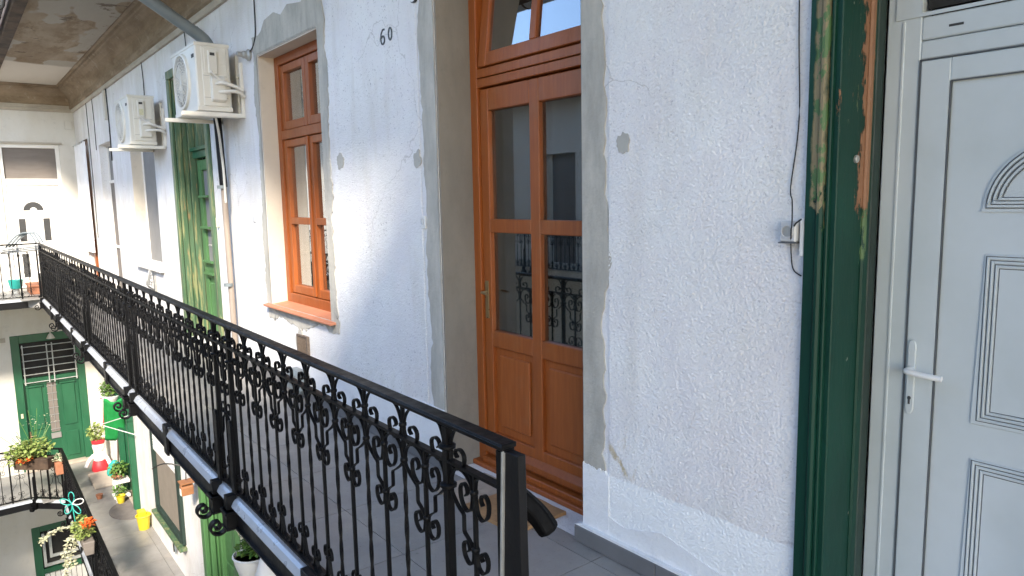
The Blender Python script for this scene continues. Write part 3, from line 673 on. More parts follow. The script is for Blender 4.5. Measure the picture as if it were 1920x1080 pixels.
railing((-3.0, 1.115, -3.65), RA, 11.6, 'black railing of the walkway one storey below with flower boxes on it')
railing((-14.6, 1.245, -3.65), R(46), .63, 'short slanted corner piece of the lower black railing under the big flower box', detail=False)
railing((-15.04, .79, -3.65), R(90), 4.0, 'black railing one storey below in front of the left white wall part', detail=False)


# ------------------------------------------------------------------ joinery helpers
def pane(mb, x0, x1, z0, z1, y): return mb.box(x0, x1, y, y + .004, z0, z1)
def bars(lst, y0, y1, mb=None):
    mb = mb or MB()
    for (x0, x1, z0, z1) in lst: mb.box(x0, x1, y0, y1, z0, z1)
    return mb
def room(parent, x0, x1, z0, z1, y0=2.50, y1=2.615, mat='room'): pass

# ---- brown glazed door
bd = thing('brown_door', (-2.85, 2.42, 0), 'tall varnished brown wooden door with four glass panes and a tilted open fanlight, middle of the photo', 'door')
F0, F1 = 2.425, 2.50
part('door_frame', bars([(-3.41, -3.345, .03, 3.04), (-2.335, -2.27, .03, 3.04), (-3.345, -2.335, 2.955, 3.04), (-3.345, -2.335, 2.215, 2.262), (-3.345, -2.335, 2.268, 2.315)], F0, F1), 'brown', bd, bevel=.003)
part('threshold', MB().box(-3.41, -2.27, 2.375, 2.5, -.0, .03).box(-3.345, -2.335, 2.40, 2.5, .03, .062), 'brown', bd, bevel=.004)
lf = part('door_leaf', bars([(-3.34, -3.268, .068, 2.205), (-2.42, -2.34, .068, 2.205), (-2.908, -2.832, .068, 2.205), (-3.268, -2.908, 2.085, 2.205), (-2.832, -2.42, 2.085, 2.205),
      (-3.268, -2.908, 1.402, 1.478), (-2.832, -2.42, 1.402, 1.478), (-3.268, -2.908, .735, .83), (-2.832, -2.42, .735, .83), (-3.268, -2.908, .068, .215), (-2.832, -2.42, .068, .215)], 2.44, 2.495), 'brown', bd, bevel=.004)
part('weather_bar', MB().prism([(2.44, .16), (2.405, .13), (2.405, .10), (2.44, .095)], -3.33, -2.36, 'yz'), 'brown', bd, bevel=.002)
for x0, x1 in ((-3.268, -2.908), (-2.832, -2.42)):
    p = part('wood_panel', MB().box(x0, x1, 2.465, 2.485, .215, .735), 'brown', bd)
    part('raised_field', MB().prism([(x0 + .045, .265), (x1 - .045, .265), (x1 - .045, .69), (x0 + .045, .69)], 2.450, 2.466), 'brown', p, bevel=.006)
    for z0, z1 in ((.83, 1.402), (1.478, 2.085)):
        q = part('pane', pane(MB(), x0, x1, z0, z1, 2.468), 'glass', lf)
h = MB().box(-3.322, -3.292, 2.434, 2.441, .90, 1.12); h.tube([(-3.307, 2.44, 1.055), (-3.307, 2.395, 1.055), (-3.24, 2.392, 1.05)], .007, 8)
part('handle', h, 'chrome', bd, bevel=.001)
# tilted fanlight sash (hinged at the bottom, leaning into the room)
TA = R(6.8); zb = 2.325; yb = 2.44
def tilt(me):
    me.transform(Matrix.Translation((0, yb, zb)) @ Matrix.Rotation(-TA, 4, 'X') @ Matrix.Translation((0, -yb, -zb))); return me
sm = bars([(-3.335, -3.265, zb, 2.94), (-2.415, -2.345, zb, 2.94), (-3.265, -2.415, zb, zb + .075), (-3.265, -2.415, 2.87, 2.94), (-2.895, -2.845, zb + .075, 2.87)], 2.425, 2.475).mesh('fanlight_sash', 'brown', bevel=.004)
fs = part('fanlight_sash', tilt(sm), None, bd)
for x0, x1 in ((-3.265, -2.895), (-2.845, -2.415)):
    part('pane', tilt(pane(MB(), x0, x1, zb + .075, 2.87, 2.445).mesh('pane', 'glassd')), None, fs)
rmb = MB()   # the hallway seen through the glass
rmb.add([(-4.2, 2.5, 0), (-1.3, 2.5, 0), (-1.3, 5.2, 0), (-4.2, 5.2, 0), (-4.2, 2.5, 3.3), (-1.3, 2.5, 3.3), (-1.3, 5.2, 3.3), (-4.2, 5.2, 3.3)], [(0, 1, 2, 3), (4, 5, 6, 7), (0, 3, 7, 4), (1, 2, 6, 5), (3, 2, 6, 7)])
# net curtains right behind the panes
def cloth(x0, x1, z0, z1, y, amp=.012, freq=40, mat='lace', nm='curtain', parent=None, n=60):
    v = []; f = []
    for i in range(n + 1):
        x = x0 + (x1 - x0) * i / n
        for z in (z0, z1): v.append((x, y + amp * math.sin(x * freq + 1.5 * math.sin(x * 9)) * (1 if z == z0 else .7), z))
    for i in range(n): f.append((2 * i, 2 * i + 2, 2 * i + 3, 2 * i + 1))
    return part(nm, MB().add(v, f), mat, parent, smooth=True)
cloth(-3.27, -2.905, .80, 2.1, 2.535, parent=bd); cloth(-2.835, -2.415, .80, 2.1, 2.535, parent=bd)

# ---- brown window
bw = thing('brown_window', (-5.57, 2.34, .69), 'varnished orange brown wooden casement window with pale curtain over a terracotta sill', 'window')
part('window_frame', bars([(-6.178, -6.10, .715, 2.818), (-5.04, -4.962, .715, 2.818), (-6.10, -5.04, 2.745, 2.818), (-6.10, -5.04, 2.125, 2.20), (-6.10, -5.04, .715, .80)], 2.335, 2.42), 'brown', bw, bevel=.004)
for nm, z0, z1 in (('upper_sash', 2.205, 2.74), ('lower_sash', .805, 2.12)):
    for x0, x1 in ((-6.095, -5.575), (-5.565, -5.045)):
        L_ = [(x0, x0 + .065, z0, z1), (x1 - .055, x1, z0, z1), (x0 + .065, x1 - .055, z0, z0 + .07), (x0 + .065, x1 - .055, z1 - .06, z1)]
        if nm == 'lower_sash': L_.append((x0 + .065, x1 - .055, 1.405, 1.462))
        s_ = part(nm, bars(L_, 2.352, 2.41), 'brown', bw, bevel=.004)
        zz = [(z0 + .07, z1 - .06)] if nm == 'upper_sash' else [(z0 + .07, 1.405), (1.462, z1 - .06)]
        for a_, b_ in zz: part('pane', pane(MB(), x0 + .065, x1 - .055, a_, b_, 2.385), 'glass', s_)
part('cover_strip', MB().box(-5.588, -5.552, 2.338, 2.352, .81, 2.12), 'brown', bw, bevel=.003)
cloth(-6.03, -5.58, .82, 2.72, 2.47, .02, 34, 'curtain', parent=bw); cloth(-5.56, -5.05, .82, 2.72, 2.50, .02, 30, 'room', parent=bw)  # right sheet takes the dim room tone in place of shade
part('sill', MB().prism([(2.345, .722), (2.145, .700), (2.145, .684), (2.345, .690)], -6.27, -4.87, 'yz'), 'sill', bw, bevel=.003)

# ---- white door at the right and the peeling green frame round it
gf = thing('green_door_frame', (-1.17, 2.2, 0), 'old dark green wooden door frame with peeling paint beside the near white door', 'door frame')
def vert(name, x0, x1, y0, y1, mat='green', bevel=.003, z1=3.1): return part(name, MB().box(x0, x1, y0, y1, 0, z1), mat, gf, bevel=bevel)
vert('casing', -1.212, -1.172, 2.168, 2.2); vert('casing_bead', -1.172, -1.150, 2.158, 2.2, bevel=.007); vert('casing_fillet', -1.150, -1.137, 2.175, 2.215)
vert('jamb_board', -1.160, -1.118, 2.188, 2.36); vert('jamb_bead', -1.160, -1.110, 2.36, 2.385, bevel=.006); vert('jamb_step', -1.160, -1.114, 2.385, 2.408)
part('inner_jamb', MB().box(-1.160, -1.112, 2.408, 2.46, 0, 3.1), 'greend', gf, bevel=.004)
part('head_casing', MB().box(-1.212, -.05, 2.168, 2.2, 3.1, 3.2), 'green', gf)
vert('right_casing', -.13, -.05, 2.168, 2.3)
blobm = MB().lathe([(.013, 0), (.013, .006), (.009, .009)], 0, 0, 12); me = blobm.mesh('latch_hole_cover', 'greyedge'); me.transform(Matrix.Translation((-1.118, 2.30, 1.70)) @ Matrix.Rotation(R(90), 4, 'Y'))
part('latch_hole_cover', me, None, gf)

wd = thing('white_door', (-.6, 2.46, 0), 'closed white plastic door with arched panel and lever handle at the right edge of the photo', 'door')
Y0 = 2.46
part('door_frame', bars([(-1.109, -1.003, 0, 3.0), (-.20, -.13, 0, 3.0), (-1.003, -.20, 2.005, 2.062), (-1.003, -.20, 2.065, 2.135), (-1.003, -.20, 2.93, 3.0)], Y0, Y0 + .07), 'pvc', wd, bevel=.004)
part('frame_strip', MB().box(-1.060, -1.052, Y0 - .004, Y0 + .001, 0, 2.13), 'pvc', wd, bevel=.001)
part('transom_sash', bars([(-1.08, -1.003, 2.137, 2.92), (-1.003, -.20, 2.137, 2.148)], Y0 - .006, Y0 + .0), 'pvc', wd)
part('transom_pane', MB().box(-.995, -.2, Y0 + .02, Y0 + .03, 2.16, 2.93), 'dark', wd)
part('vent_slot', MB().box(-.925, -.885, Y0 - .002, Y0 + .002, 2.092, 2.099), 'acd', wd)
part('seal', bars([(-1.0025, -.9985, .02, 2.005), (-1.0, -.2, 2.0015, 2.005), (-.912, -.909, .02, 1.93), (-.909, -.28, 1.928, 1.931)], Y0 - .0045, Y0 + .004), 'pvcg', wd)
lf = part('door_leaf', bars([(-.9985, -.912, .02, 2.0), (-.28, -.2, .02, 2.0), (-.912, -.28, 1.931, 2.0), (-.912, -.28, .02, .12)], Y0 - .004, Y0 + .045), 'pvc', wd, bevel=.003)
part('leaf_panel', MB().box(-.909, -.28, Y0 + .008, Y0 + .04, .12, 1.928), 'pvc', wd)
yp = Y0 + .008
def groove_rect(x0, x1, z0, z1, nm='panel_moulding'):
    q = part(nm, MB().prism([(x0 - .012, z0 - .008), (x1 + .012, z0 - .008), (x1, z1), (x0, z1)], yp - .006, yp + .001), 'pvc', wd, bevel=.002)
    for k in range(4):
        d_ = .012 * k + .004; t_ = .0022; y = yp - .0068 - .0012 * 0
        part('groove', bars([(x0 + d_, x0 + d_ + t_, z0 + d_, z1 - d_), (x1 - d_ - t_, x1 - d_, z0 + d_, z1 - d_), (x0 + d_ + t_, x1 - d_ - t_, z0 + d_, z0 + d_ + t_), (x0 + d_ + t_, x1 - d_ - t_, z1 - d_ - t_, z1 - d_)], y, y + .003), 'pvcg', q)
        if k < 3: part('ridge', bars([(x0 + d_ + .0035, x0 + d_ + .010, z0 + d_ + .0035, z1 - d_ - .0035), (x1 - d_ - .010, x1 - d_ - .0035, z0 + d_ + .0035, z1 - d_ - .0035), (x0 + d_ + .01, x1 - d_ - .01, z0 + d_ + .0035, z0 + d_ + .010), (x0 + d_ + .01, x1 - d_ - .01, z1 - d_ - .010, z1 - d_ - .0035)], yp - .011, yp - .0055), 'pvc', q, bevel=.0015)
groove_rect(-.79, -.40, .875, 1.40); groove_rect(-.795, -.395, .20, .755)
ca, cz0, rad = -.595, 1.535, .205
q = part('arch_moulding', MB().prism([(ca - rad - .012, cz0 - .006), (ca + rad + .012, cz0 - .006)] + [(ca + (rad + .004) * math.cos(a_), cz0 + .003 + (rad + .0) * math.sin(a_)) for a_ in [math.pi * j / 24 for j in range(25)]], yp - .006, yp + .001), 'pvc', wd)
for k in range(4):
    r_ = rad - .004 - .013 * k; zb0 = cz0 + .005 + .0105 * k
    a0 = math.asin(max(0, (zb0 - cz0) / r_)); arc = [(ca + r_ * math.cos(a_), cz0 + r_ * math.sin(a_)) for a_ in [a0 + (math.pi - 2 * a0) * j / 30 for j in range(31)]]
    part('groove', MB().ribbon(arc + [arc[0]], .003, .0022, yp - .0075), 'pvcg', q)
    if k < 3:
        r2 = r_ - .0065; a0 = math.asin((zb0 + .006 - cz0) / r2); arc = [(ca + r2 * math.cos(a_), cz0 + r2 * math.sin(a_)) for a_ in [a0 + (math.pi - 2 * a0) * j / 30 for j in range(31)]]
        part('ridge', MB().ribbon(arc + [arc[0]], .006, .0065, yp - .008), 'pvc', q)
part('lock_plate', MB().prism([(-.978 + .012 * math.cos(a_), 1.085 + .026 * math.sin(a_)) for a_ in [math.pi * j / 8 for j in range(9)]] + [(-.978 + .012 * math.cos(a_), .885 + .026 * math.sin(a_)) for a_ in [math.pi + math.pi * j / 8 for j in range(9)]], Y0 - .012, Y0 - .003), 'pvc', wd, bevel=.002)
part('keyhole', MB().prism([(-.978 + .0055 * math.cos(a_), .915 + .0065 * math.sin(a_)) for a_ in [2 * math.pi * j / 12 for j in range(12)]], Y0 - .014, Y0 - .0115).box(-.981, -.975, Y0 - .0138, Y0 - .0115, .894, .911), 'acd', wd)
part('handle', MB().tube(spline([(-.978, Y0 - .01, 1.012), (-.978, Y0 - .045, 1.012), (-.968, Y0 - .056, 1.012), (-.92, Y0 - .058, 1.008), (-.868, Y0 - .055, 1.006)], 5), [.010] * 6 + [.0095] * 15, 12), 'white', wd, smooth=True)

# ---- weathered green double door in the middle distance
gd = thing('green_door', (-8.4, 2.2, 0), 'weathered green double door with flaking frame under the nearer air conditioner', 'door')
part('outer_casing', bars([(-9.16, -9.06, 0, 3.02), (-7.77, -7.67, 0, 3.02), (-9.16, -7.67, 3.02, 3.12)], 2.165, 2.2), 'greenc', gd, bevel=.008)
for k, (x, y0, y1) in enumerate(((-9.045, 2.2, 2.27), (-9.06, 2.27, 2.33), (-9.035, 2.33, 2.41), (-9.0, 2.41, 2.47))):
    part('jamb_board', MB().box(-9.08, x, y0 + .002, y1, 0, 3.02).box(-7.75 - (x + 9.08), -7.75, y0 + .002, y1, 0, 3.02), 'greenc', gd, bevel=.006)
part('transom_bar', MB().box(-9.0, -7.83, 2.36, 2.45, 2.12, 2.25).box(-9.0, -7.83, 2.33, 2.36, 2.20, 2.24), 'greenl', gd, bevel=.005)
part('transom_light', bars([(-9.0, -8.9, 2.25, 3.02), (-8.47, -8.36, 2.25, 3.02), (-7.93, -7.83, 2.25, 3.02)], 2.40, 2.45), 'greenc', gd, bevel=.004)
part('pane', MB().box(-8.9, -8.47, 2.43, 2.435, 2.25, 3.0).box(-8.36, -7.93, 2.43, 2.435, 2.25, 3.0), 'glass', gd)
for x0, x1 in ((-8.98, -8.42), (-8.41, -7.85)):
    q = part('door_leaf', bars([(x0, x0 + .13, .02, 2.1), (x1 - .13, x1, .02, 2.1), (x0 + .13, x1 - .13, 1.98, 2.1), (x0 + .13, x1 - .13, .72, .92), (x0 + .13, x1 - .13, .02, .2)], 2.40, 2.45), 'greenb', gd, bevel=.005)
    part('pane', MB().box(x0 + .13, x1 - .13, 2.43, 2.435, .92, 1.98), 'taupe2', q)
    part('lower_panel', MB().box(x0 + .13, x1 - .13, 2.42, 2.435, .2, .72).box(x0 + .17, x1 - .17, 2.408, 2.42, .25, .66), 'greenb', q, bevel=.006)
    for z in (1.66, 1.30, .90, .76): part('ledge', MB().box(x0 + .10, x1 - .10, 2.355, 2.40, z, z + .028), 'greenb', q, bevel=.005)
part('handle', MB().tube([(-8.45, 2.40, 1.12), (-8.45, 2.35, 1.12), (-8.52, 2.345, 1.12)], .012, 8).box(-8.47, -8.43, 2.39, 2.40, 1.0, 1.17), 'greyedge', gd)
part('mail_slot', MB().box(-8.2, -8.06, 2.395, 2.408, .50, .56), 'greyedge', gd)
solo('door_cable', MB().tube(spline([(-8.25, 2.34, 2.75), (-8.24, 2.335, 2.2), (-8.2, 2.33, 1.9), (-8.0, 2.30, 1.72)], 6), .006, 6), 'wirew', 'thin pale cable dangling in front of the green double door', 'cable')

# ---- window with blind beyond the green door
w4 = thing('blind_window', (-11.0, 2.35, .71), 'tall narrow window with closed taupe blind beneath the farther air conditioner', 'window')
part('window_frame', bars([(-11.64, -11.60, .74, 2.8), (-10.22, -10.18, .74, 2.8), (-11.60, -10.22, 2.76, 2.8), (-11.60, -10.22, .74, .78)], 2.345, 2.42), 'pvcw', w4, bevel=.004)
part('blind', MB().box(-11.60, -10.22, 2.36, 2.38, .78, 2.76), 'taupe2', w4)
part('reveal_lining', MB().box(-11.64, -11.63, 2.202, 2.345, .74, 2.8), 'reveal', w4)
part('sill', MB().prism([(2.37, .745), (2.14, .725), (2.14, .70), (2.37, .705)], -11.72, -10.12, 'yz'), 'farwall', w4, bevel=.004)
d3 = thing('netted_door', (-13.6, 2.33, 0), 'narrow doorway with brown insect screen and white crossbar near the far corner', 'door')
part('door_frame', bars([(-14.15, -14.12, 0, 2.62), (-13.08, -13.05, 0, 2.62), (-14.12, -13.08, 2.59, 2.62), (-14.12, -13.08, 1.97, 2.02)], 2.31, 2.40), 'pvcw', d3, bevel=.004)
part('insect_screen', MB().box(-14.12, -13.08, 2.325, 2.335, 0, 1.97), 'taupe', d3)
part('transom_pane', MB().box(-14.12, -13.08, 2.335, 2.34, 2.02, 2.59), 'taupe2', d3)
part('crossbar', MB().box(-14.12, -13.08, 2.30, 2.325, .86, .90), 'pvcw', d3)
d5 = thing('curtained_door', (-15.9, 2.3, 0), 'orange wooden doorway hidden behind a long white curtain in the far corner', 'door')
part('door_leaf', MB().box(-16.35, -15.5, 2.38, 2.44, 0, 2.82), 'brown', d5)
part('threshold_board', MB().box(-15.62, -15.5, 2.19, 2.36, 0, .95), 'brown', d5, bevel=.004)
me_ = cloth(-16.3, -15.18, .72, 2.76, 2.13, .03, 22, 'white_cloth', 'curtain_cloth', d5, 50)
part('curtain_pole', MB().tube([(-16.5, 2.12, 2.75), (-15.35, 2.12, 2.75)], .012, 8), 'steel', d5)

# ---- far white door
fd = thing('far_white_door', (XF, 1.4, 0), 'sunlit white door with small fan window and dark transom at the end wall', 'door')
xf = XF - .03
def fy(lst, x0, x1, mb=None):
    mb = mb or MB()
    for (y0, y1, z0, z1) in lst: mb.box(x0, x1, y0, y1, z0, z1)
    return mb
part('door_frame', fy([(.91, .975, 0, 2.79), (1.835, 1.90, 0, 2.79), (.975, 1.835, 2.72, 2.79), (.975, 1.835, 2.0, 2.13)], xf - .07, xf), 'pvcw', fd, bevel=.004)
part('drip_moulding', MB().box(XF, XF + .05, .85, 1.95, 2.80, 2.83), 'cream', fd)
part('transom_pane', MB().box(xf - .05, xf - .045, .975, 1.835, 2.13, 2.72), 'taupe', fd)
lf = part('door_leaf', MB().box(xf - .06, xf - .02, .98, 1.83, .02, 1.99), 'pvcw', fd, bevel=.004)
yc = 1.38
part('fan_surround', MB().prism([(yc + .22 * math.cos(a_), 1.50 + .22 * math.sin(a_)) for a_ in [math.pi * j / 16 for j in range(17)]] + [(yc - .22, 1.47), (yc + .22, 1.47)], xf - .02, xf - .005, 'yz'), 'pvcw', lf, bevel=.004)
fan = [(yc + .165 * math.cos(a_), 1.52 + .165 * math.sin(a_)) for a_ in [math.pi * j / 16 for j in range(17)]] + [(yc + .06 * math.cos(a_), 1.52 + .06 * math.sin(a_)) for a_ in [math.pi - math.pi * j / 8 for j in range(9)]]
part('fan_pane', MB().prism(fan, xf - .006, xf - .003, 'yz'), 'acd', lf)
for y in (yc - .20, yc + .20):
    for z0, z1 in ((.92, 1.36), (.22, .68)):
        part('panel_surround', fy([(y - .10, y - .055, z0 - .04, z1 + .04), (y + .055, y + .10, z0 - .04, z1 + .04), (y - .055, y + .055, z1, z1 + .04), (y - .055, y + .055, z0 - .04, z0)], xf - .02, xf - .006), 'pvcw', lf, bevel=.003)
        part('slit_pane', fy([(y - .055, y + .055, z0, z1)], xf - .02, xf - .014), 'acd', lf)
part('handle', MB().tube([(xf - .01, 1.03, 1.02), (xf + .045, 1.03, 1.02), (xf + .05, 1.14, 1.01)], .011, 8).box(xf - .02, xf - .01, 1.01, 1.05, .9, 1.1), 'white', lf)
tb = thing('junction_box', (XF, 2.12, 3.1), 'small square painted junction box high in the far corner', 'junction box')
part('lid', MB().box(XF, XF + .04, 2.03, 2.155, 3.09, 3.26), 'farwall', tb, bevel=.006)

# ---- lower far door with grille
ld = thing('lower_green_door', (XF, 1.4, -3.65), 'green panelled double door with barred transom one storey below, end wall', 'door')
xl = XF - .02
part('door_frame', fy([(.77, .91, -3.65, -.9), (1.84, 1.98, -3.65, -.9), (.91, 1.84, -1.06, -.9), (.91, 1.84, -1.86, -1.78)], xl - .1, xl + .035), 'greenl', ld, bevel=.006)
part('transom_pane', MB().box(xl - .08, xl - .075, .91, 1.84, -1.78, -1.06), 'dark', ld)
gr = MB()
for z in (-1.14, -1.28, -1.42, -1.56, -1.70, -1.86): gr.tube([(xl + .06, .93, z), (xl + .06, 1.84, z)], .009, 6)
for y in (.95, 1.35, 1.44, 1.82): gr.tube([(xl + .06, y, -1.10), (xl + .06, y, -1.90)], .012, 6)
part('window_grille', gr, 'steel', ld)
for y0, y1 in ((.91, 1.28), (1.47, 1.84)):
    q = part('door_leaf', MB().box(xl - .08, xl - .03, y0, y1, -3.6, -1.86), 'greenl', ld, bevel=.004)
    for z0, z1 in ((-2.85, -1.98), (-3.5, -2.98)): part('door_panel', MB().box(xl - .03, xl - .012, y0 + .07, y1 - .07, z0, z1), 'greenl', q, bevel=.012)
    part('cornice_ledge', MB().box(xl - .03, xl + .01, y0 + .05, y1 - .05, -1.97, -1.94), 'greenl', q)
q = part('centre_strip', MB().box(xl - .08, xl - .035, 1.28, 1.47, -3.6, -1.86), 'greenl', ld)
part('glazed_strip', MB().box(xl - .035, xl - .03, 1.30, 1.45, -2.95, -1.92), 'taupe', q)
gb = MB()
for k in range(7): gb.box(xl - .03, xl - .018, 1.29, 1.46, -2.9 + .15 * k, -2.885 + .15 * k)
gb.box(xl - .03, xl - .017, 1.37, 1.38, -2.95, -1.92); part('strip_lattice', gb, 'taupe2', q)
part('mail_plate', MB().box(xl - .03, xl - .01, 1.29, 1.46, -3.08, -2.97), 'taupe2', q)
part('handle', MB().box(xl - .03, xl - .02, .93, .96, -3.1, -2.86).tube([(xl - .02, .945, -2.95), (xl + .03, .945, -2.95), (xl + .03, 1.04, -2.95)], .01, 6), 'chrome', ld)
part('doorstep', MB().box(XF - .1, XF + .12, .80, 1.96, -3.65, -3.60), 'stone', ld, bevel=.006)
solo('cream_lamp_shade', MB().lathe([(.035, -.92), (.075, -1.0), (.078, -1.005), (.03, -.915)], XF + .12, 1.43, 14).tube([(XF + .12, 1.43, -.92), (XF + .10, 1.43, -.88), (XF, 1.43, -.88)], .012, 8), 'ac', 'small cream lamp above the barred transom of the lower green door', 'lamp')
solo('brass_bell_push', MB().box(XF - .0, XF + .03, .82, .86, -2.55, -2.46), 'acl', 'small yellow bell push on the frame of the lower green door', 'bell', bevel=.004)
# ---- third level down
l2 = thing('basement_window', (XF, 1.4, -7.3), 'dark green window frame with white inner sash at the very bottom left', 'window')
part('window_frame', fy([(.78, .92, -7.3, -4.83), (1.86, 2.0, -7.3, -4.83), (.92, 1.86, -4.95, -4.83), (.92, 1.86, -5.85, -5.75)], xl - .1, xl + .03), 'greenl', l2, bevel=.006)
part('white_sash', fy([(.94, .99, -5.72, -5.0), (1.80, 1.85, -5.72, -5.0), (.99, 1.80, -5.72, -5.66), (1.05, 1.10, -5.55, -4.97), (1.10, 1.80, -5.55, -5.49)], xl - .03, xl + .01), 'steel', l2, bevel=.003)
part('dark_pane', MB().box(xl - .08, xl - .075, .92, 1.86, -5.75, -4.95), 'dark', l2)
for k in range(10): part('white_board', MB().box(xl - .05, xl - .03, .93 + .093 * k, 1.015 + .093 * k, -7.25, -5.88), 'pvcw', l2, bevel=.004)

# ---- lower wall joinery
d1 = thing('lower_side_door', (-13.8, 2.2, -3.65), 'green door casing beside the oval mat, one storey below in the long wall', 'door')
part('casing', bars([(-14.33, -14.2, -3.65, -.85), (-13.35, -13.24, -3.65, -.85), (-14.33, -13.24, -.85, -.75)], 2.10, 2.2), 'greenl', d1, bevel=.012)
part('jamb', MB().box(-14.2, -14.17, 2.2, 2.36, -3.65, -.85).box(-13.38, -13.35, 2.2, 2.36, -3.65, -.85), 'greenl', d1)
part('door_leaf', MB().box(-14.17, -13.38, 2.36, 2.42, -3.62, -.9).box(-14.05, -13.5, 2.345, 2.36, -3.4, -2.6).box(-14.05, -13.5, 2.345, 2.36, -2.4, -1.2), 'rust', d1, bevel=.008)
part('doorstep', MB().box(-14.2, -13.35, 2.12, 2.36, -3.65, -3.6), 'stone', d1, bevel=.008)
lw = thing('lower_window', (-10.95, 2.2, -3.05), 'green framed window with white roller shutter half down and brown net, one storey below', 'window')
part('casing', bars([(-11.76, -11.66, -3.09, -.9), (-10.27, -10.13, -3.09, -.9), (-11.66, -10.27, -3.12, -3.03), (-11.66, -10.27, -.98, -.9)], 2.155, 2.215), 'greend', lw, bevel=.008, label='dark green casing')
part('net', MB().box(-11.66, -10.27, 2.205, 2.212, -3.03, -1.9), 'net', lw)
for k in range(14): part('shutter_slat', MB().box(-11.66, -10.27, 2.170, 2.20, -2.12 + .08 * k, -2.12 + .08 * k + .072), 'white', lw, bevel=.006)
part('sill', MB().box(-11.80, -10.09, 2.10, 2.2, -3.16, -3.115), 'greenc', lw, bevel=.004)
d2 = thing('lower_near_door', (-8.3, 2.2, -3.65), 'bright green door frame below the railing brackets, one storey below', 'door')
part('casing', bars([(-9.04, -8.90, -3.65, -.85), (-7.75, -7.62, -3.65, -.85), (-9.04, -7.62, -.85, -.75)], 2.14, 2.2), 'greenb', d2, bevel=.012)
for k, (x, y0, y1) in enumerate(((-8.86, 2.2, 2.26), (-8.9, 2.26, 2.31), (-8.83, 2.31, 2.40))):
    part('jamb_board', MB().box(-8.95, x, y0 + .002, y1, -3.65, -.85).box(-16.65 - x, -7.70, y0 + .002, y1, -3.65, -.85), 'greenb', d2, bevel=.008)
q = part('door_leaf', MB().box(-8.83, -7.8, 2.36, 2.42, -3.62, -.85), 'greenb', d2, bevel=.004)
for x0 in (-8.75, -8.24):
    for z0, z1 in ((-3.5, -2.8), (-2.65, -1.1)): part('door_panel', MB().box(x0, x0 + .42, 2.34, 2.36, z0, z1), 'greenb', q, bevel=.015)
part('hinge', MB().box(-8.28, -8.22, 2.32, 2.34, -1.98, -1.85).box(-8.28, -8.22, 2.32, 2.34, -2.85, -2.72), 'chrome', q)

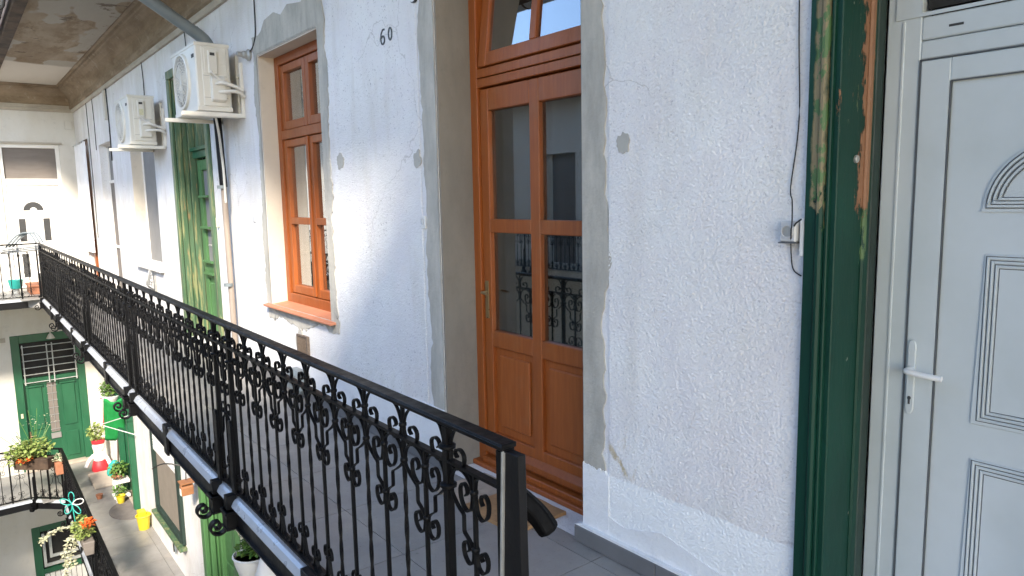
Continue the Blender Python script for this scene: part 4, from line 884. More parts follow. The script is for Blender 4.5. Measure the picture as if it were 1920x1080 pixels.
# ------------------------------------------------------------------ air conditioners
def ac_unit(loc, label, label_txt=True, scale=1):
    root = thing('air_conditioner', loc, label, 'air conditioner', 'air conditioners on the wall')
    W_, D_, H_ = .76, .29, .56
    body = part('body', MB().box(-W_, 0, -D_, 0, 0, H_), 'ac', root, bevel=.012, local=True)
    part('top_lid', MB().box(-W_ - .004, .004, -D_ - .006, .003, H_ - .025, H_ + .006), 'ac', root, bevel=.006, local=True)
    part('base_tray', MB().box(-W_ - .003, .003, -D_ - .004, .003, -.012, .025), 'ac', root, bevel=.004, local=True)
    cx, cz, r0 = -W_ * .56, H_ * .5, .225
    ring = MB()
    n = 40
    v = []; f = []
    for j, (rr, yy) in enumerate(((r0 + .022, -D_), (r0 + .018, -D_ - .022), (r0, -D_ - .026), (r0 - .006, -D_ - .01))):
        for k in range(n): a_ = 6.28318 * k / n; v.append((cx + rr * math.cos(a_), yy, cz + rr * math.sin(a_)))
    for j in range(3):
        for k in range(n): f.append((j * n + k, j * n + (k + 1) % n, (j + 1) * n + (k + 1) % n, (j + 1) * n + k))
    fr_ = part('fan_ring', MB().add(v, f), 'ac', root, smooth=True, local=True)
    part('fan_recess', MB().prism([(cx + r0 * .99 * math.cos(6.28318 * k / n), cz + r0 * .99 * math.sin(6.28318 * k / n)) for k in range(n)], -D_ - .003, -D_ + .001), 'taupe2', root, local=True)
    gr_ = MB()
    for rr in [r0 * q_ for q_ in (.2, .34, .48, .62, .76, .9)]:
        gr_.tube([(cx + rr * math.cos(6.28318 * k / 28), -D_ - .024, cz + rr * math.sin(6.28318 * k / 28)) for k in range(29)], .0032, 5, cap=False)
    for k in range(24): a_ = 6.28318 * k / 24; gr_.tube([(cx + .03 * math.cos(a_), -D_ - .026, cz + .03 * math.sin(a_)), (cx + r0 * math.cos(a_ + .25), -D_ - .022, cz + r0 * math.sin(a_ + .25))], .0026, 4)
    part('fan_grille', gr_, 'ac', fr_, local=True)
    fb = MB()
    for k in range(3):
        a0 = 6.28318 * k / 3; P_ = [(.03, a0), (.17, a0 - .2), (.20, a0 + .5), (.06, a0 + .9)]
        fb.prism([(cx + r_ * math.cos(a_), cz + r_ * math.sin(a_)) for r_, a_ in P_], -D_ - .012, -D_ - .008)
    fb.prism([(cx + .045 * math.cos(6.28318 * k / 14), cz + .045 * math.sin(6.28318 * k / 14)) for k in range(14)], -D_ - .02, -D_ - .006)
    part('fan_blades', fb, 'ac', root, local=True)
    part('badge', MB().box(-.10, -.03, -D_ - .004, -D_, H_ - .12, H_ - .09), 'acd', root, local=True)
    part('side_cover', MB().box(0, .010, -D_ + .05, -.03, .03, H_ - .03), 'ac', root, bevel=.006, local=True)
    part('terminal_cover', MB().box(.010, .032, -D_ + .10, -.115, .30, H_ - .06), 'ac', root, bevel=.006, local=True)
    part('grip_recess', MB().box(.0305, .0335, -D_ + .115, -.135, H_ - .105, H_ - .08), 'acd', root, local=True)
    part('valve_cover', MB().prism([(0, .06), (.055, .08), (.055, .26), (0, .30)], -D_ + .11, -.06), 'ac', root, bevel=.006, local=True)
    if label_txt: part('sticker', MB().box(.032, .0335, -D_ + .115, -.13, .33, .40), 'acl', root, local=True)
    br = MB()
    for x in (-.10, -W_ + .10):
        br.box(x - .018, x + .018, -D_ - .12, .10, -.055, -.02); br.box(x - .018, x + .018, .078, .10, -.055, .50)
    br.box(-W_, .03, .085, .10, .30, .335)
    part('bracket', br, 'ac', root, bevel=.003, local=True)
    a2 = MB().box(.012, .030, -D_ - .14, .10, -.06, -.025).box(.012, .03, .07, .10, -.06, .42)
    part('side_arm', a2, 'ac', root, bevel=.003, local=True)
    part('pipe_insulation', MB().tube(spline([(.02, -.17, .20), (.075, -.10, .225), (.09, .0, .20), (.07, .08, .17)], 6), .016, 8).tube(spline([(.02, -.15, .14), (.07, -.08, .15), (.09, .02, .155), (.06, .09, .12)], 6), .016, 8), 'foam', root, smooth=True, local=True)
    part('handle_recess', MB().box(.0105, .013, -.10, -.05, H_ - .17, H_ - .06), 'ac', root, bevel=.004, local=True)
    for zz in (.285, .10): part('panel_seam', MB().box(.0095, .0108, -D_ + .055, -.035, zz, zz + .003), 'taupe2', root, local=True)
    part('service_panel', MB().box(.010, .016, -D_ + .07, -.13, .31, H_ - .045), 'ac', root, bevel=.004, local=True)
    part('power_cable', MB().tube(spline([(.034, -.17, .33), (.045, -.16, .30), (.06, -.10, .25), (.08, .02, .19)], 6), .0065, 6), 'foam', root, smooth=True, local=True)
    return root
ac1 = ac_unit((-6.60, 2.10, 2.41), 'larger looking nearer cream air conditioner above the green double door')
ac2 = dup(ac1, (-9.5, 2.10, 2.32)); ac2['label'] = 'farther cream air conditioner with yellowish sticker, above the blind window'
for ch in ac1.children:
    if ch.name.startswith('sticker'): bpy.data.objects.remove(ch); break
solo('drain_hose', MB().tube(spline([(-6.72, 1.98, 2.38), (-6.78, 2.02, 2.22), (-6.95, 2.08, 2.08), (-7.02, 2.11, 1.9), (-7.05, 2.12, 1.6)], 6), .011, 8), 'wirew', 'thin grey hose hanging from the nearer air conditioner to the rain pipe', 'hose', smooth=True)

# ------------------------------------------------------------------ small wall things
kk = thing('wall_lamp_socket', (-6.35, 2.12, 2.83), 'bare grey bulb holder sticking out of the wall right of the nearer air conditioner', 'lamp holder')
me = MB().lathe([(.045, 0), (.05, .02), (.032, .035), (.032, .06), (.022, .07), (.02, .11), (.012, .112)], 0, 0, 14).mesh('lamp_body', 'greyedge', smooth=True); me.transform(Matrix.Translation((-6.36, 2.20, 2.86)) @ Matrix.Rotation(R(90), 4, 'X'))
part('lamp_body', me, None, kk)
solo('wall_wire', MB().tube(spline([(-6.35, 2.19, 2.88), (-6.27, 2.19, 2.90), (-6.20, 2.19, 2.95), (-6.16, 2.19, 3.05), (-6.15, 2.19, 3.42)], 5), .006, 6), 'wire', 'dark wire running up from the bulb holder to the cornice', 'wire')
for k, (x, z0, z1, lab) in enumerate(((-8.3, 3.1, 3.43, 'short black wire under the cornice, above the nearer air conditioner'), (-10.4, 2.9, 3.43, 'dark wire under the cornice, above the farther air conditioner'),
                      (-13.0, 2.3, 3.43, 'double conduit dropping from the cornice beside the netted door'), (-15.0, 1.0, 3.43, 'long dark crack-like wire left of the netted door'), (-14.35, 2.55, 3.43, 'short wire ending above the netted door'))):
    solo('wall_wire', MB().tube(spline([(x, 2.185, z1), (x + .02, 2.188, (z0 + z1) / 2), (x, 2.188, z0)], 5), .009 if k == 2 else .006, 6), 'wire', lab, 'wire')
solo('conduit_box', MB().box(-13.15, -13.03, 2.15, 2.2, 2.95, 3.4), 'farwall', 'pale vertical conduit cover under the cornice by the netted door', 'conduit', bevel=.004)
# number 60 in iron digits
num = thing('house_number', (-3.95, 2.19, 2.52), 'black metal house number 60 high on the wall left of the brown door', 'house number')
def ring2(cx, cz, ax, az, t_, z_cut=None, n=22):
    return [(cx + ax * math.cos(6.28318 * k / n), cz + az * math.sin(6.28318 * k / n)) for k in range(n + 1)]
part('digit', MB().ribbon(ring2(-3.893, 2.585, .020, .034, .012), .008, .012, 2.194), 'num', num)
d6 = [(a_ - .012, b_ + .012) for a_, b_ in [(-3.950, 2.610), (-3.972, 2.612), (-3.992, 2.590)] + [tuple(q) for q in spline([(-3.998, 2.560), (-3.990, 2.535), (-3.973, 2.528), (-3.956, 2.540), (-3.954, 2.560), (-3.968, 2.574), (-3.990, 2.568)], 4)]]
part('digit', MB().ribbon(d6, .008, .011, 2.194), 'num', num)
pl = thing('oval_plaque', (-3.60, 2.19, 2.72), 'white oval enamel plaque with red emblem at the top of the wall', 'plaque')
part('plate', MB().prism([(-3.61 + .052 * math.cos(6.28318 * k / 28), 2.775 + .075 * math.sin(6.28318 * k / 28)) for k in range(28)], 2.186, 2.199), 'num', pl)
part('enamel', MB().prism([(-3.613 + .049 * math.cos(6.28318 * k / 28), 2.777 + .071 * math.sin(6.28318 * k / 28)) for k in range(28)], 2.182, 2.187), 'enamel', pl)
part('emblem', MB().ribbon(ring2(-3.613, 2.80, .022, .026, .005), .003, .006, 2.181).box(-3.635, -3.592, 2.1795, 2.183, 2.745, 2.753).box(-3.617, -3.609, 2.1795, 2.183, 2.755, 2.83), 'red', pl)
bp = thing('bell_push', (-3.575, 2.19, 1.42), 'small white bell push left of the brown door', 'bell')
part('plate', MB().box(-3.612, -3.562, 2.188, 2.2, 1.425, 1.50), 'enamel', bp, bevel=.004)
part('button', MB().ribbon(ring2(-3.59, 1.468, .013, .017, .004), .006, .003, 2.187).lathe([(.008, 0), (.008, .002)], 0, -50, 8), 'socket', bp)
b2 = solo('wall_switch', MB().box(-7.6, -7.57, 2.17, 2.2, 1.35, 1.45), 'acl', 'small yellowish bell push right of the green double door', 'bell', bevel=.004)
solo('wall_mark', MB().box(-6.53, -6.48, 2.19, 2.2, 1.42, 1.48), 'socket', 'faint small grey box on the wall between rain pipe and brown window', 'switch', bevel=.003)
vt = thing('vent_grating', (-5.5, 2.19, .35), 'rusty square mesh vent in the wall under the brown window', 'vent')
part('frame', bars([(-5.62, -5.60, .32, .52), (-5.42, -5.40, .32, .52), (-5.60, -5.42, .32, .335), (-5.60, -5.42, .505, .52)], 2.178, 2.2), 'mesh', vt)
vb = MB()
for k in range(11): vb.box(-5.60 + k * .0165, -5.596 + k * .0165, 2.182, 2.19, .335, .505)
for k in range(10): vb.box(-5.60, -5.42, 2.186, 2.194, .345 + k * .0165, .349 + k * .0165)
part('mesh', vb, 'mesh', vt); part('backing', MB().box(-5.60, -5.42, 2.195, 2.199, .335, .505), 'reveal', vt)
gb_ = thing('gas_meter_box', (-5.5, 2.12, .08), 'dark grey rounded box on the wall right beneath the rusty vent', 'meter box')
part('box', MB().box(-5.66, -5.40, 2.08, 2.2, .06, .24), 'pipe', gb_, bevel=.03); part('lever', MB().box(-5.60, -5.46, 2.065, 2.08, .14, .17), 'acd', gb_)
sh = thing('shell_ornament', (-10.75, 2.1, .40), 'grey ribbed shell shaped basket on the wall below the blind window', 'ornament')
mb = MB()
for k in range(9):
    a_ = math.pi * k / 8; mb.tube(spline([(-10.72, 2.18, .42), (-10.72 + .06 * math.cos(a_), 2.10, .50), (-10.72 + .13 * math.cos(a_) , 2.15, .46 + .26 * math.sin(a_))], 4), .008, 5)
for q_ in (.45, .75, 1): mb.tube([(-10.72 + .13 * q_ * math.cos(math.pi * k / 14), 2.12 + .03 * q_, .45 + .24 * q_ * math.sin(math.pi * k / 14)) for k in range(15)], .007, 5)
mb.box(-10.82, -10.62, 2.17, 2.2, .36, .62)
part('basket', mb, 'greyedge', sh)
# cable and sockets by the green frame
solo('hanging_cable', MB().tube(spline([(-1.268, 2.186, 3.2), (-1.262, 2.186, 2.21), (-1.250, 2.186, 1.84), (-1.272, 2.186, 1.62), (-1.262, 2.180, 1.57), (-1.243, 2.15, 1.50), (-1.245, 2.15, 1.47), (-1.262, 2.183, 1.40), (-1.254, 2.186, 1.345), (-1.225, 2.186, 1.325)], 8), .0022, 6), 'wire', 'thin black cable hanging down the white pier to the socket', 'cable', smooth=True)
sk = thing('power_socket', (-1.255, 2.17, 1.43), 'grey round-hole power socket on the white pier beside the green frame', 'socket')
part('plate', MB().box(-1.292, -1.236, 2.160, 2.2, 1.437, 1.505), 'socket', sk, bevel=.004)
part('ring', MB().ribbon(ring2(-1.264, 1.471, .019, .021, .003), .006, .004, 2.158), 'socket', sk)
part('well', MB().prism([(-1.264 + .015 * math.cos(6.28318 * k / 16), 1.471 + .017 * math.sin(6.28318 * k / 16)) for k in range(16)], 2.1585, 2.1605), 'greyedge', sk)
part('ledge', MB().box(-1.294, -1.234, 2.155, 2.2, 1.432, 1.436), 'pvcg', sk)
solo('switch_plate', MB().box(-1.229, -1.2125, 2.172, 2.2, 1.39, 1.515), 'enamel', 'white plastic cover squeezed between the socket and the green frame', 'switch', bevel=.003)
solo('short_plug_lead', MB().tube(spline([(-1.238, 2.155, 1.49), (-1.228, 2.15, 1.50), (-1.216, 2.16, 1.512)], 4), .003, 6), 'wire', 'short black lead from the socket to the green frame', 'cable')

# ------------------------------------------------------------------ things on our walkway
dm = thing('door_mat', (-2.9, 2.2, .0), 'worn coir door mat lying in front of the brown door', 'mat')
def mat_poly(x0, x1, y0, y1, seed):
    pts = []
    for (p, q) in (((x0, y0), (x1, y0)), ((x1, y0), (x1, y1)), ((x1, y1), (x0, y1)), ((x0, y1), (x0, y0))):
        for k in range(8): x = p[0] + (q[0] - p[0]) * k / 8; y = p[1] + (q[1] - p[1]) * k / 8; pts.append((x + .008 * mnoise.noise(Vector((x * 9, y * 9, seed))), y + .01 * mnoise.noise(Vector((x * 9, y * 9, seed + 5)))))
    return pts
part('coir_pile', MB().prism(mat_poly(-2.93, -2.52, 1.98, 2.32, 1), .0, .018, 'xy'), 'coir', dm)
part('worn_end', MB().prism(mat_poly(-3.22, -2.935, 1.98, 2.32, 2), .0, .014, 'xy'), 'coirp', dm)
gp = thing('black_grip', (-1.38, 1.2, .66), 'black rubber covered bar sticking out behind the end of the long railing', 'grip')
mb = MB(); pts_ = spline([(-1.46, 1.13, .815), (-1.435, 1.165, .775), (-1.41, 1.195, .735), (-1.385, 1.215, .69)], 5)
part('rubber_sleeve', MB().tube(pts_, [.026] * 3 + [.033] * 9 + [.033] * 3 + [.026], 6), 'rubber', gp, smooth=False, bevel=.004)
part('bolt', MB().tube([(-1.44, 1.12, .80), (-1.44, 1.16, .80)], .012, 8), 'greyedge', gp)
dr = thing('drying_rack', (-14.8, 1.2, .95), 'grey folding clothes drying rack hooked over the far corner of the railing', 'drying rack')
mb = MB()
for dy in (0, .05, .10): mb.tube(spline([(-14.7, 1.30 - dy, .98), (-14.85, 1.22 - dy, 1.14), (-14.95, 1.05 - dy, 1.10), (-15.0, .88 - dy, .90)], 6), .014, 6)
part('arched_arms', mb, 'pipe', dr, smooth=True)
mb = MB()
for k in range(4): mb.tube([(-14.98 + .05 * k, .70, .80 + .03 * k), (-14.75 + .05 * k, 1.30, .86 + .03 * k)], .010, 6)
part('rods', mb, 'steel', dr)
tc = thing('teal_basket', (-16.2, 1.0, 0), 'teal plastic basket on the floor before the far white door', 'basket')
part('basket_body', MB().lathe([(.09, .10), (.12, .26), (.125, .26), (.115, .25), (.085, .12)], -15.9, .92, 16), 'tealp', tc, smooth=True)
part('basket_stand', MB().lathe([(.05, 0), (.05, .10)], -15.9, .92, 10), 'steel', tc)
solo('clay_trough', MB().box(-16.2, -15.5, 1.10, 1.36, .0, .16).box(-16.22, -15.48, 1.08, 1.38, .13, .17), 'clay', 'terracotta trough on the floor right of the teal basket', 'trough', bevel=.01)

# ------------------------------------------------------------------ plants and things one storey below
def leaves(mb, c, r, n, size, seed=0, droop=0, flat=.6):
    rnd = random.Random(seed)
    for _ in range(n):
        while True:
            p = Vector((rnd.uniform(-1, 1), rnd.uniform(-1, 1), rnd.uniform(-1, 1)))
            if p.length < 1: break
        q = Vector((c[0] + p.x * r[0], c[1] + p.y * r[1], c[2] + p.z * r[2]))
        s_ = size * rnd.uniform(.6, 1.3); a_ = Vector((rnd.uniform(-1, 1), rnd.uniform(-1, 1), rnd.uniform(-.6, .4))).normalized(); b_ = a_.cross(Vector((rnd.uniform(-.4, .4), rnd.uniform(-.4, .4), 1))).normalized()
        t_ = q + a_ * s_; m1 = q + a_ * s_ * .45 + b_ * s_ * .36 + Vector((0, 0, s_ * .12)); m2 = q + a_ * s_ * .45 - b_ * s_ * .36 + Vector((0, 0, s_ * .12)); m0 = q + a_ * s_ * .5
        mb.add([q, m1, t_, m2, m0], [(0, 1, 4), (1, 2, 4), (2, 3, 4), (3, 0, 4)])
    return mb
def stems(mb, c, r, n, seed=0, up=.2):
    rnd = random.Random(seed)
    for _ in range(n):
        mb.tube([c, (c[0] + rnd.uniform(-1, 1) * r[0], c[1] + rnd.uniform(-1, 1) * r[1], c[2] + up * rnd.uniform(.5, 1.2))], .004, 4, cap=False)
    return mb
# long flower box on the corner
fb = thing('flower_box', (-14.9, .95, -2.9), 'long dark flower box with a bushy plant on the corner of the lower railing', 'flower box')
part('box', MB().prism([(-15.1, .62), (-14.96, .55), (-14.55, 1.02), (-14.68, 1.12)], -3.02, -2.82, 'xy'), 'timber', fb, bevel=.006)
part('foliage', leaves(leaves(MB(), (-14.82, .82, -2.66), (.22, .36, .17), 520, .075, 3), (-15.0, .62, -2.78), (.16, .20, .22), 260, .07, 4), 'leafy', fb)
part('flowers', leaves(MB(), (-14.68, .72, -2.80), (.10, .13, .06), 60, .05, 5), 'orange', fb)
part('stems', stems(stems(MB(), (-14.8, .8, -2.8), (.3, .4), 14, 6, .45), (-14.9, .9, -2.8), (.15, .3), 8, 7, .7), 'leaf', fb)
part('seed_heads', leaves(MB(), (-14.9, .98, -2.2), (.12, .26, .16), 34, .035, 8), 'leafp', fb)
cp = thing('terracotta_pot', (-14.5, 1.16, -2.95), 'square terracotta pot with pale dried plants hung on the lower railing corner', 'plant pot')
part('pot', MB().prism([(-14.62, 1.12), (-14.38, 1.12), (-14.38, 1.32), (-14.62, 1.32)], -3.10, -2.88, 'xy'), 'clay', cp, bevel=.01)
part('dried_plants', leaves(MB(), (-14.5, 1.20, -2.82), (.12, .10, .08), 80, .05, 9), 'leafp', cp)
fb2 = thing('hanging_planter', (-10.4, 1.05, -2.8), 'brown planter with orange flowers and trailing ivy hung outside the lower railing', 'planter')
part('box', MB().prism([(1.0, -2.72), (1.14, -2.72), (1.12, -2.90), (1.02, -2.90)], -10.75, -10.25, 'yz'), 'taupe', fb2, bevel=.01)
part('foliage', leaves(MB(), (-10.55, 1.05, -2.62), (.32, .12, .12), 420, .055, 11), 'leafy', fb2)
part('flowers', leaves(MB(), (-10.35, 1.09, -2.50), (.10, .08, .06), 110, .045, 12), 'orange', fb2)
tr = MB(); rnd = random.Random(5)
for path in ([(-10.7, 1.0, -2.65), (-10.85, .85, -2.68), (-11.0, .70, -2.78), (-11.15, .60, -2.92)], [(-10.6, .97, -2.7), (-10.72, .88, -2.85), (-10.78, .84, -3.05), (-10.8, .83, -3.3), (-10.8, .83, -3.45)], [(-10.55, .96, -2.72), (-10.6, .9, -2.95), (-10.62, .88, -3.15)]):
    sp = spline(path, 7); tr.tube(sp, .004, 4, cap=False)
    for p in sp: leaves(tr, p, (.03, .03, .03), 4, .055, rnd.randint(0, 999))
part('trailing_ivy', tr, 'leafp', fb2)
wf = thing('wire_flower', (-10.65, 1.02, -2.4), 'turquoise wire flower ornament with five petals stuck in the hanging planter', 'ornament')
cc = Vector((-10.8, .98, -2.36)); u = Vector((.62, .78, 0)); v_ = Vector((0, 0, 1))
for k in range(5):
    a_ = R(90 + 72 * k); d_ = u * math.cos(a_) + v_ * math.sin(a_); e_ = u * -math.sin(a_) + v_ * math.cos(a_)
    part('petal', MB().tube(spline([cc, cc + d_ * .07 + e_ * .035, cc + d_ * .14 + e_ * .03, cc + d_ * .165, cc + d_ * .14 - e_ * .03, cc + d_ * .07 - e_ * .035, cc], 5), .006, 6), 'white' if k == 4 else 'tealp', wf, smooth=True)
part('stick', MB().tube([cc, cc + Vector((.02, .02, -.35))], .006, 6), 'tealp', wf)
# doll planter
dl = thing('doll_planter', (-15.9, 2.0, -3.65), 'red and white doll shaped planter with leafy plant beside the lower green door', 'planter')
part('skirt', MB().lathe([(.15, -3.65), (.155, -3.60), (.12, -3.46), (.10, -3.44)], -15.85, 1.98, 18), 'red', dl, smooth=True)
part('torso', MB().lathe([(.10, -3.44), (.115, -3.38), (.10, -3.30), (.07, -3.27), (.105, -3.22), (.115, -3.15), (.10, -3.08)], -15.85, 1.98, 18), 'white', dl, smooth=True)
part('arm', MB().tube(spline([(-15.85, 1.88, -3.33), (-15.80, 1.78, -3.42), (-15.76, 1.72, -3.52)], 4), .035, 8), 'white', dl, smooth=True); part('arm', MB().tube(spline([(-15.80, 2.05, -3.33), (-15.70, 2.10, -3.42), (-15.62, 2.12, -3.50)], 4), .035, 8), 'white', dl, smooth=True)
part('cap', MB().lathe([(.112, -3.10), (.12, -3.05), (.118, -3.02)], -15.85, 1.98, 18), 'red', dl, smooth=True)
part('face', MB().tube([(-15.735, 1.94, -3.15), (-15.73, 1.94, -3.15)], .01, 6).tube([(-15.745, 2.01, -3.15), (-15.74, 2.01, -3.15)], .01, 6), 'num', dl)
part('foliage', leaves(MB(), (-15.85, 1.96, -2.86), (.18, .17, .17), 260, .07, 14), 'leafy', dl)
# hanging basket, flag, pot stack
hb = thing('hanging_basket', (-14.7, 2.05, -2.0), 'white wall basket with round green plant above the flag', 'plant basket')
part('bowl', MB().lathe([(.04, -2.12), (.12, -2.04), (.15, -1.94), (.145, -1.93)], -14.75, 2.05, 16), 'white', hb, smooth=True)
part('foliage', leaves(MB(), (-14.75, 2.03, -1.80), (.19, .14, .14), 320, .06, 15), 'leaf', hb)
part('flowers', leaves(MB(), (-14.8, 1.95, -1.98), (.08, .06, .05), 26, .05, 16), 'pink', hb)
fl_ = thing('flag', (-14.6, 1.95, -2.6), 'red white and green flag hanging from a pole on the wall one storey below', 'flag')
part('pole', MB().tube([(-14.35, 2.19, -2.25), (-14.75, 1.62, -1.98)], .012, 8), 'steel', fl_)
def drape(x0, z0, x1, z1, wt, wb, mat, nm, seed):
    v = []; f = []; n1, n2 = 14, 10
    for i in range(n1 + 1):
        t_ = i / n1
        for j in range(n2 + 1):
            s_ = j / n2 - .5; wd_ = wt + (wb - wt) * t_
            v.append((x0 + (x1 - x0) * t_ + s_ * wd_ * .6, 1.82 + s_ * wd_ * .7 + .035 * math.sin(s_ * 14 + seed + t_ * 2) * (0.3 + t_), z0 + (z1 - z0) * t_ - .04 * math.cos(s_ * 5)))
    for i in range(n1):
        for j in range(n2): k = i * (n2 + 1) + j; f.append((k, k + 1, k + n2 + 2, k + n2 + 1))
    o_ = part(nm, MB().add(v, f), mat, fl_, smooth=True); sm_ = o_.modifiers.new('thick', 'SOLIDIFY'); sm_.thickness = .004; return o_
drape(-14.12, -2.16, -14.50, -2.98, .34, .42, 'flagg', 'green_stripe', 0); drape(-14.80, -2.18, -14.95, -2.85, .14, .16, 'flagr', 'red_stripe', 1.5); drape(-14.66, -2.06, -14.74, -2.28, .16, .2, 'white_cloth', 'white_stripe', 3)
br = thing('broom', (-14.5, 2.12, -3.65), 'grey handled broom with turquoise bristles leaning beside the lower side door', 'broom')
part('stick', MB().tube([(-14.55, 2.16, -2.2), (-14.6, 2.10, -3.2)], .014, 8), 'timber', br)
part('bristles', MB().lathe([(.03, -3.16), (.09, -3.22), (.14, -3.38), (.13, -3.42)], -14.62, 2.04, 14), 'tealp', br, smooth=True)
ps = thing('plant_stand', (-14.45, 2.02, -3.65), 'white two tier plant stand with green plants beside the lower side door', 'plant stand')
part('upper_tray', MB().box(-14.62, -14.38, 1.90, 2.15, -3.36, -3.30), 'white', ps, bevel=.008); part('lower_tray', MB().box(-14.5, -14.25, 1.86, 2.12, -3.58, -3.53), 'white', ps, bevel=.008)
part('legs', MB().tube([(-14.60, 1.91, -3.65), (-14.60, 1.91, -3.3)], .01, 6).tube([(-14.40, 1.91, -3.65), (-14.40, 1.91, -3.3)], .01, 6).tube([(-14.27, 1.9, -3.65), (-14.27, 1.9, -3.5)], .01, 6), 'white', ps)
part('foliage', leaves(leaves(MB(), (-14.55, 2.0, -3.14), (.16, .14, .14), 240, .075, 18), (-14.35, 1.96, -3.44), (.12, .12, .10), 120, .06, 19), 'leaf', ps)
part('flowers', leaves(MB(), (-14.46, 1.95, -3.22), (.08, .08, .06), 50, .05, 20), 'clay', ps)
solo('lime_pot', MB().lathe([(.05, -3.65), (.075, -3.50), (.08, -3.50), (.07, -3.52)], -14.15, 1.98, 14), 'yellow', 'small lime yellow pot at the foot of the plant stand', 'plant pot', smooth=True)
solo('small_dark_pot', MB().lathe([(.04, -3.65), (.06, -3.57), (.05, -3.57)], -14.25, 1.72, 12), 'clay', 'tiny reddish pot on the floor left of the lime pot', 'plant pot', smooth=True)
solo('stone_slab', MB().prism([(-15.6, 1.72), (-14.75, 1.72), (-14.75, 2.15), (-15.6, 2.15)], -3.649, -3.60, 'xy'), 'stone', 'pale stone slab on the lower walkway behind the plant stand', 'slab', bevel=.01)
om = [(-13.35 + .48 * math.cos(math.pi + math.pi * k / 16), 2.15 + .42 * math.sin(math.pi + math.pi * k / 16)) for k in range(17)]
solo('oval_mat', MB().prism(om, -3.649, -3.632, 'xy'), 'matg', 'brown half round door mat on the lower walkway', 'mat')
yb_ = thing('yellow_bucket', (-12.75, 2.05, -3.65), 'bright yellow plastic mop bucket against the wall of the lower walkway', 'bucket')
part('bucket_body', MB().lathe([(.08, -3.65), (.105, -3.42), (.11, -3.42), (.10, -3.45)], -12.75, 2.05, 16), 'yellow', yb_, smooth=True)
part('rim', MB().tube([(-12.75 + .11 * math.cos(6.28318 * k / 16), 2.05 + .11 * math.sin(6.28318 * k / 16), -3.42) for k in range(17)], .01, 6, cap=False), 'yellow', yb_); part('wringer', MB().box(-12.95, -12.8, 1.99, 2.11, -3.46, -3.38), 'yellow', yb_, bevel=.01)
bk = thing('wire_bracket', (-13.0, 2.1, -2.1), 'thin white folding wire bracket sticking out of the wall above the lower walkway', 'bracket')
part('wires', MB().tube([(-13.0, 2.19, -1.85), (-13.0, 2.19, -2.3)], .008, 6).tube([(-13.0, 2.19, -1.88), (-13.25, 1.75, -2.02)], .008, 6).tube([(-13.0, 2.19, -2.25), (-13.25, 1.75, -2.05)], .008, 6).tube([(-13.25, 1.75, -2.02), (-13.30, 1.68, -1.98)], .012, 6), 'steel', bk)
bf = thing('bird_feeder', (-9.4, 2.05, -2.0), 'small copper coloured bird feeder hanging on a wire hook by the lower window', 'bird feeder')
part('house', MB().prism([(-9.46, -2.08), (-9.34, -2.08), (-9.34, -1.98), (-9.40, -1.92), (-9.46, -1.98)], 1.98, 2.12), 'copper', bf, bevel=.005)
part('roof', MB().box(-9.48, -9.32, 1.97, 2.13, -1.93, -1.915), 'copper', bf); part('opening', MB().box(-9.43, -9.37, 1.975, 1.982, -2.08, -2.0), 'white', bf)
part('hook', MB().tube(spline([(-9.4, 2.05, -1.9), (-9.38, 2.08, -1.6), (-9.3, 2.19, -1.5)], 5), .006, 6).tube(spline([(-9.4, 2.05, -1.72), (-9.55, 1.85, -1.68), (-9.75, 1.75, -1.78)], 5), .008, 6).tube(spline([(-9.4, 2.05, -1.62), (-9.45, 1.95, -1.52), (-9.38, 1.98, -1.45), (-9.36, 2.05, -1.55)], 5), .006, 6), 'wire', bf)
bt = thing('butterfly_ornament', (-10.95, 2.17, -3.5), 'dark metal butterfly ornament low on the lower wall', 'ornament')
for s_ in (1, -1):
    part('wing', MB().prism([(-10.0 + s_ * a_, b_) for a_, b_ in ((.005, -3.30), (.05, -3.14), (.09, -3.12), (.10, -3.22), (.06, -3.30), (.085, -3.36), (.06, -3.44), (.02, -3.40))], 2.165, 2.18), 'pipe', bt, bevel=.003)
part('wing_body', MB().tube([(-10.0, 2.165, -3.42), (-10.0, 2.165, -3.16)], .012, 8), 'num', bt)
# white pot with plants on the wall
wp = thing('white_wall_pot', (-6.95, 2.0, -2.0), 'white bowl shaped pot with spiky and flowering plants one storey below, bottom centre', 'plant pot')
part('bowl', MB().lathe([(.06, -2.36), (.13, -2.28), (.17, -2.14), (.18, -2.08), (.19, -2.075), (.175, -2.065), (.16, -2.10)], -6.98, 2.0, 22), 'white', wp, smooth=True)
part('soil', MB().lathe([(.0, -2.10), (.165, -2.10)], -6.98, 2.0, 18), 'soil', wp)
part('foliage', leaves(MB(), (-6.92, 1.98, -1.97), (.13, .12, .08), 260, .06, 22), 'leaf', wp)
part('spiky_stems', leaves(stems(MB(), (-7.0, 2.0, -2.08), (.16, .12), 26, 23, .42), (-6.99, 2.0, -1.78), (.17, .13, .16), 140, .045, 24), 'leafp', wp)
part('flowers', leaves(MB(), (-7.13, 1.93, -1.80), (.04, .04, .05), 26, .04, 25), 'pink', wp)
sw = solo('white_bag', MB().lathe([(.05, -2.6), (.12, -2.4), (.13, -2.2), (.06, -1.98), (.03, -1.95)], -6.55, 2.05, 14), 'white_cloth', 'white sack hanging on the wall right of the white pot', 'bag', smooth=True)
hs = solo('green_hose_reel', MB().tube([(-7.38 + .13 * math.cos(6.28318 * k / 20), 2.12, -2.05 + .20 * math.sin(6.28318 * k / 20)) for k in range(21)], .02, 8), 'greenb', 'coiled green hose on the wall left of the white pot', 'hose', smooth=True)

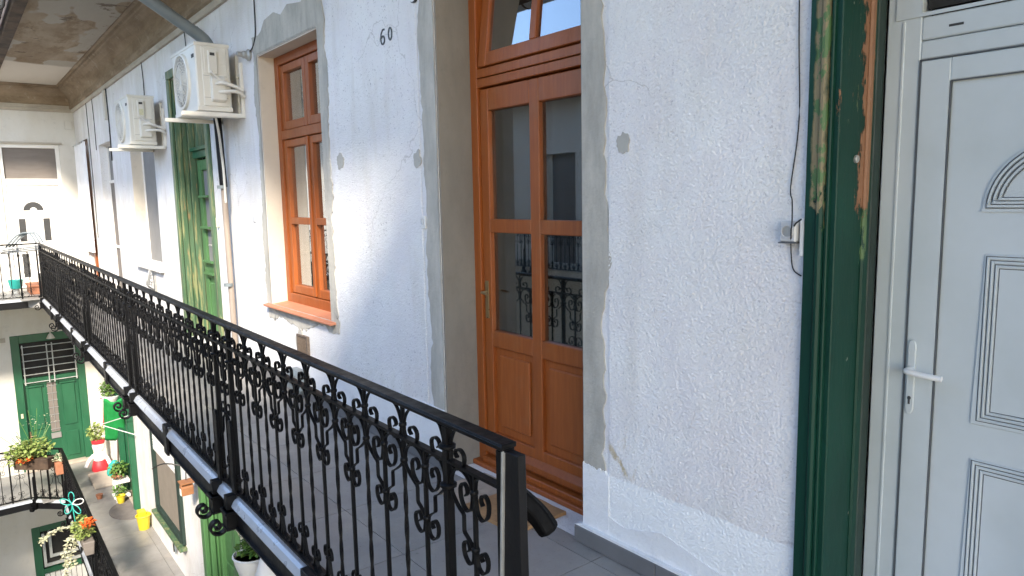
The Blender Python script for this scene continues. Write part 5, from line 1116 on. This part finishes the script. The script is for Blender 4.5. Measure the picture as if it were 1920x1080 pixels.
# ------------------------------------------------------------------ opposite side of the courtyard (seen only mirrored in the panes)
ow = thing('opposite_wall', (-6, -6.5, -7), 'plastered wall across the courtyard, seen only as a reflection', 'wall')
OO = [(-13, -12, 0, 2.6), (-10.5, -9.4, .7, 2.5), (-7.6, -6.5, 0, 2.6), (-4.4, -3.3, .7, 2.5), (-1, 0, 0, 2.6)]
mb = MB(); wall_cells(mb, -17, 6, -11, 3.9, OO, lambda u, z, d=0: (u, -6.5 - d, z), .2); part('plaster_face', mb, 'oppo', ow)
part('window_glazing', MB().box(-16.9, 6, -6.75, -6.7, -1, 3), 'taupe', ow)
part('eaves_board', MB().box(-17, 6, -7.5, -5.5, 3.9, 4.15), 'timber', ow)
of = part('opposite_gallery_floor', MB().box(-15.1, 6, -6.5, -5.4, -.2, 0).box(-15.1, 6, -6.5, -5.4, -3.85, -3.65), 'cream'); of['kind'] = 'structure'
railing((-15.0, -5.4, 0), R(180), 10.5, 'black railing across the courtyard, seen only as a reflection', beam=False, detail=False)

def split_islands():
    cache = {}
    for o in [o for o in C.objects if o.type == 'MESH' and o.get('kind') not in ('stuff',)]:
        me = o.data
        if me.name not in cache:
            n = len(me.vertices); par = list(range(n))
            def find(a):
                while par[a] != a: par[a] = par[par[a]]; a = par[a]
                return a
            for e in me.edges:
                a, b = find(e.vertices[0]), find(e.vertices[1])
                if a != b: par[a] = b
            comp = {}
            for i in range(n): comp.setdefault(find(i), []).append(i)
            bb = []
            for c in comp.values():
                P_ = [me.vertices[i].co for i in c]
                bb.append([c, [min(p[k] for p in P_) - .002 for k in range(3)], [max(p[k] for p in P_) + .002 for k in range(3)]])
            merged = True
            cl = [[b_] for b_ in bb]
            if len(cl) > 60: cache[me.name] = None; continue
            def touch(A_, B_): return any(all(a[1][k] <= b[2][k] and b[1][k] <= a[2][k] for k in range(3)) for a in A_ for b in B_)
            while merged:
                merged = False
                for i in range(len(cl)):
                    for j in range(i + 1, len(cl)):
                        if touch(cl[i], cl[j]): cl[i] += cl.pop(j); merged = True; break
                    if merged: break
            if len(cl) < 2 or len(cl) > 30: cache[me.name] = None; continue
            out = []
            for g_ in cl:
                keep = {i for b_ in g_ for i in b_[0]}
                m2 = me.copy(); bm = bmesh.new(); bm.from_mesh(m2); bm.verts.ensure_lookup_table()
                bmesh.ops.delete(bm, geom=[v for v in bm.verts if v.index not in keep], context='VERTS'); bm.to_mesh(m2); bm.free(); out.append(m2)
            cache[me.name] = out
        out = cache[me.name]
        if not out: continue
        if o.parent is None: continue
        nm = o.name.split('.')[0]
        for m2 in out[1:]:
            c = o.copy(); c.data = m2; C.objects.link(c)
        o.data = out[0]
split_islands()
# shift things on the lower walkway to their places
for nm, d in (('flag', (.1, .22, .33)), ('hanging_basket', (.45, .0, .12)), ('yellow_bucket', (.35, .03, 0)), ('butterfly_ornament', (-.75, 0, 0)), ('bird_feeder', (.2, 0, .08)), ('white_wall_pot', (.30, .03, .30)), ('white_bag', (.25, 0, .35)), ('green_hose_reel', (.25, 0, .25)),
              ('plant_stand', (.45, .03, 0)), ('lime_pot', (.4, 0, 0)), ('broom', (.25, -.02, .12))):
    bpy.data.objects[nm].location += Vector(d)
bpy.context.view_layer.update()
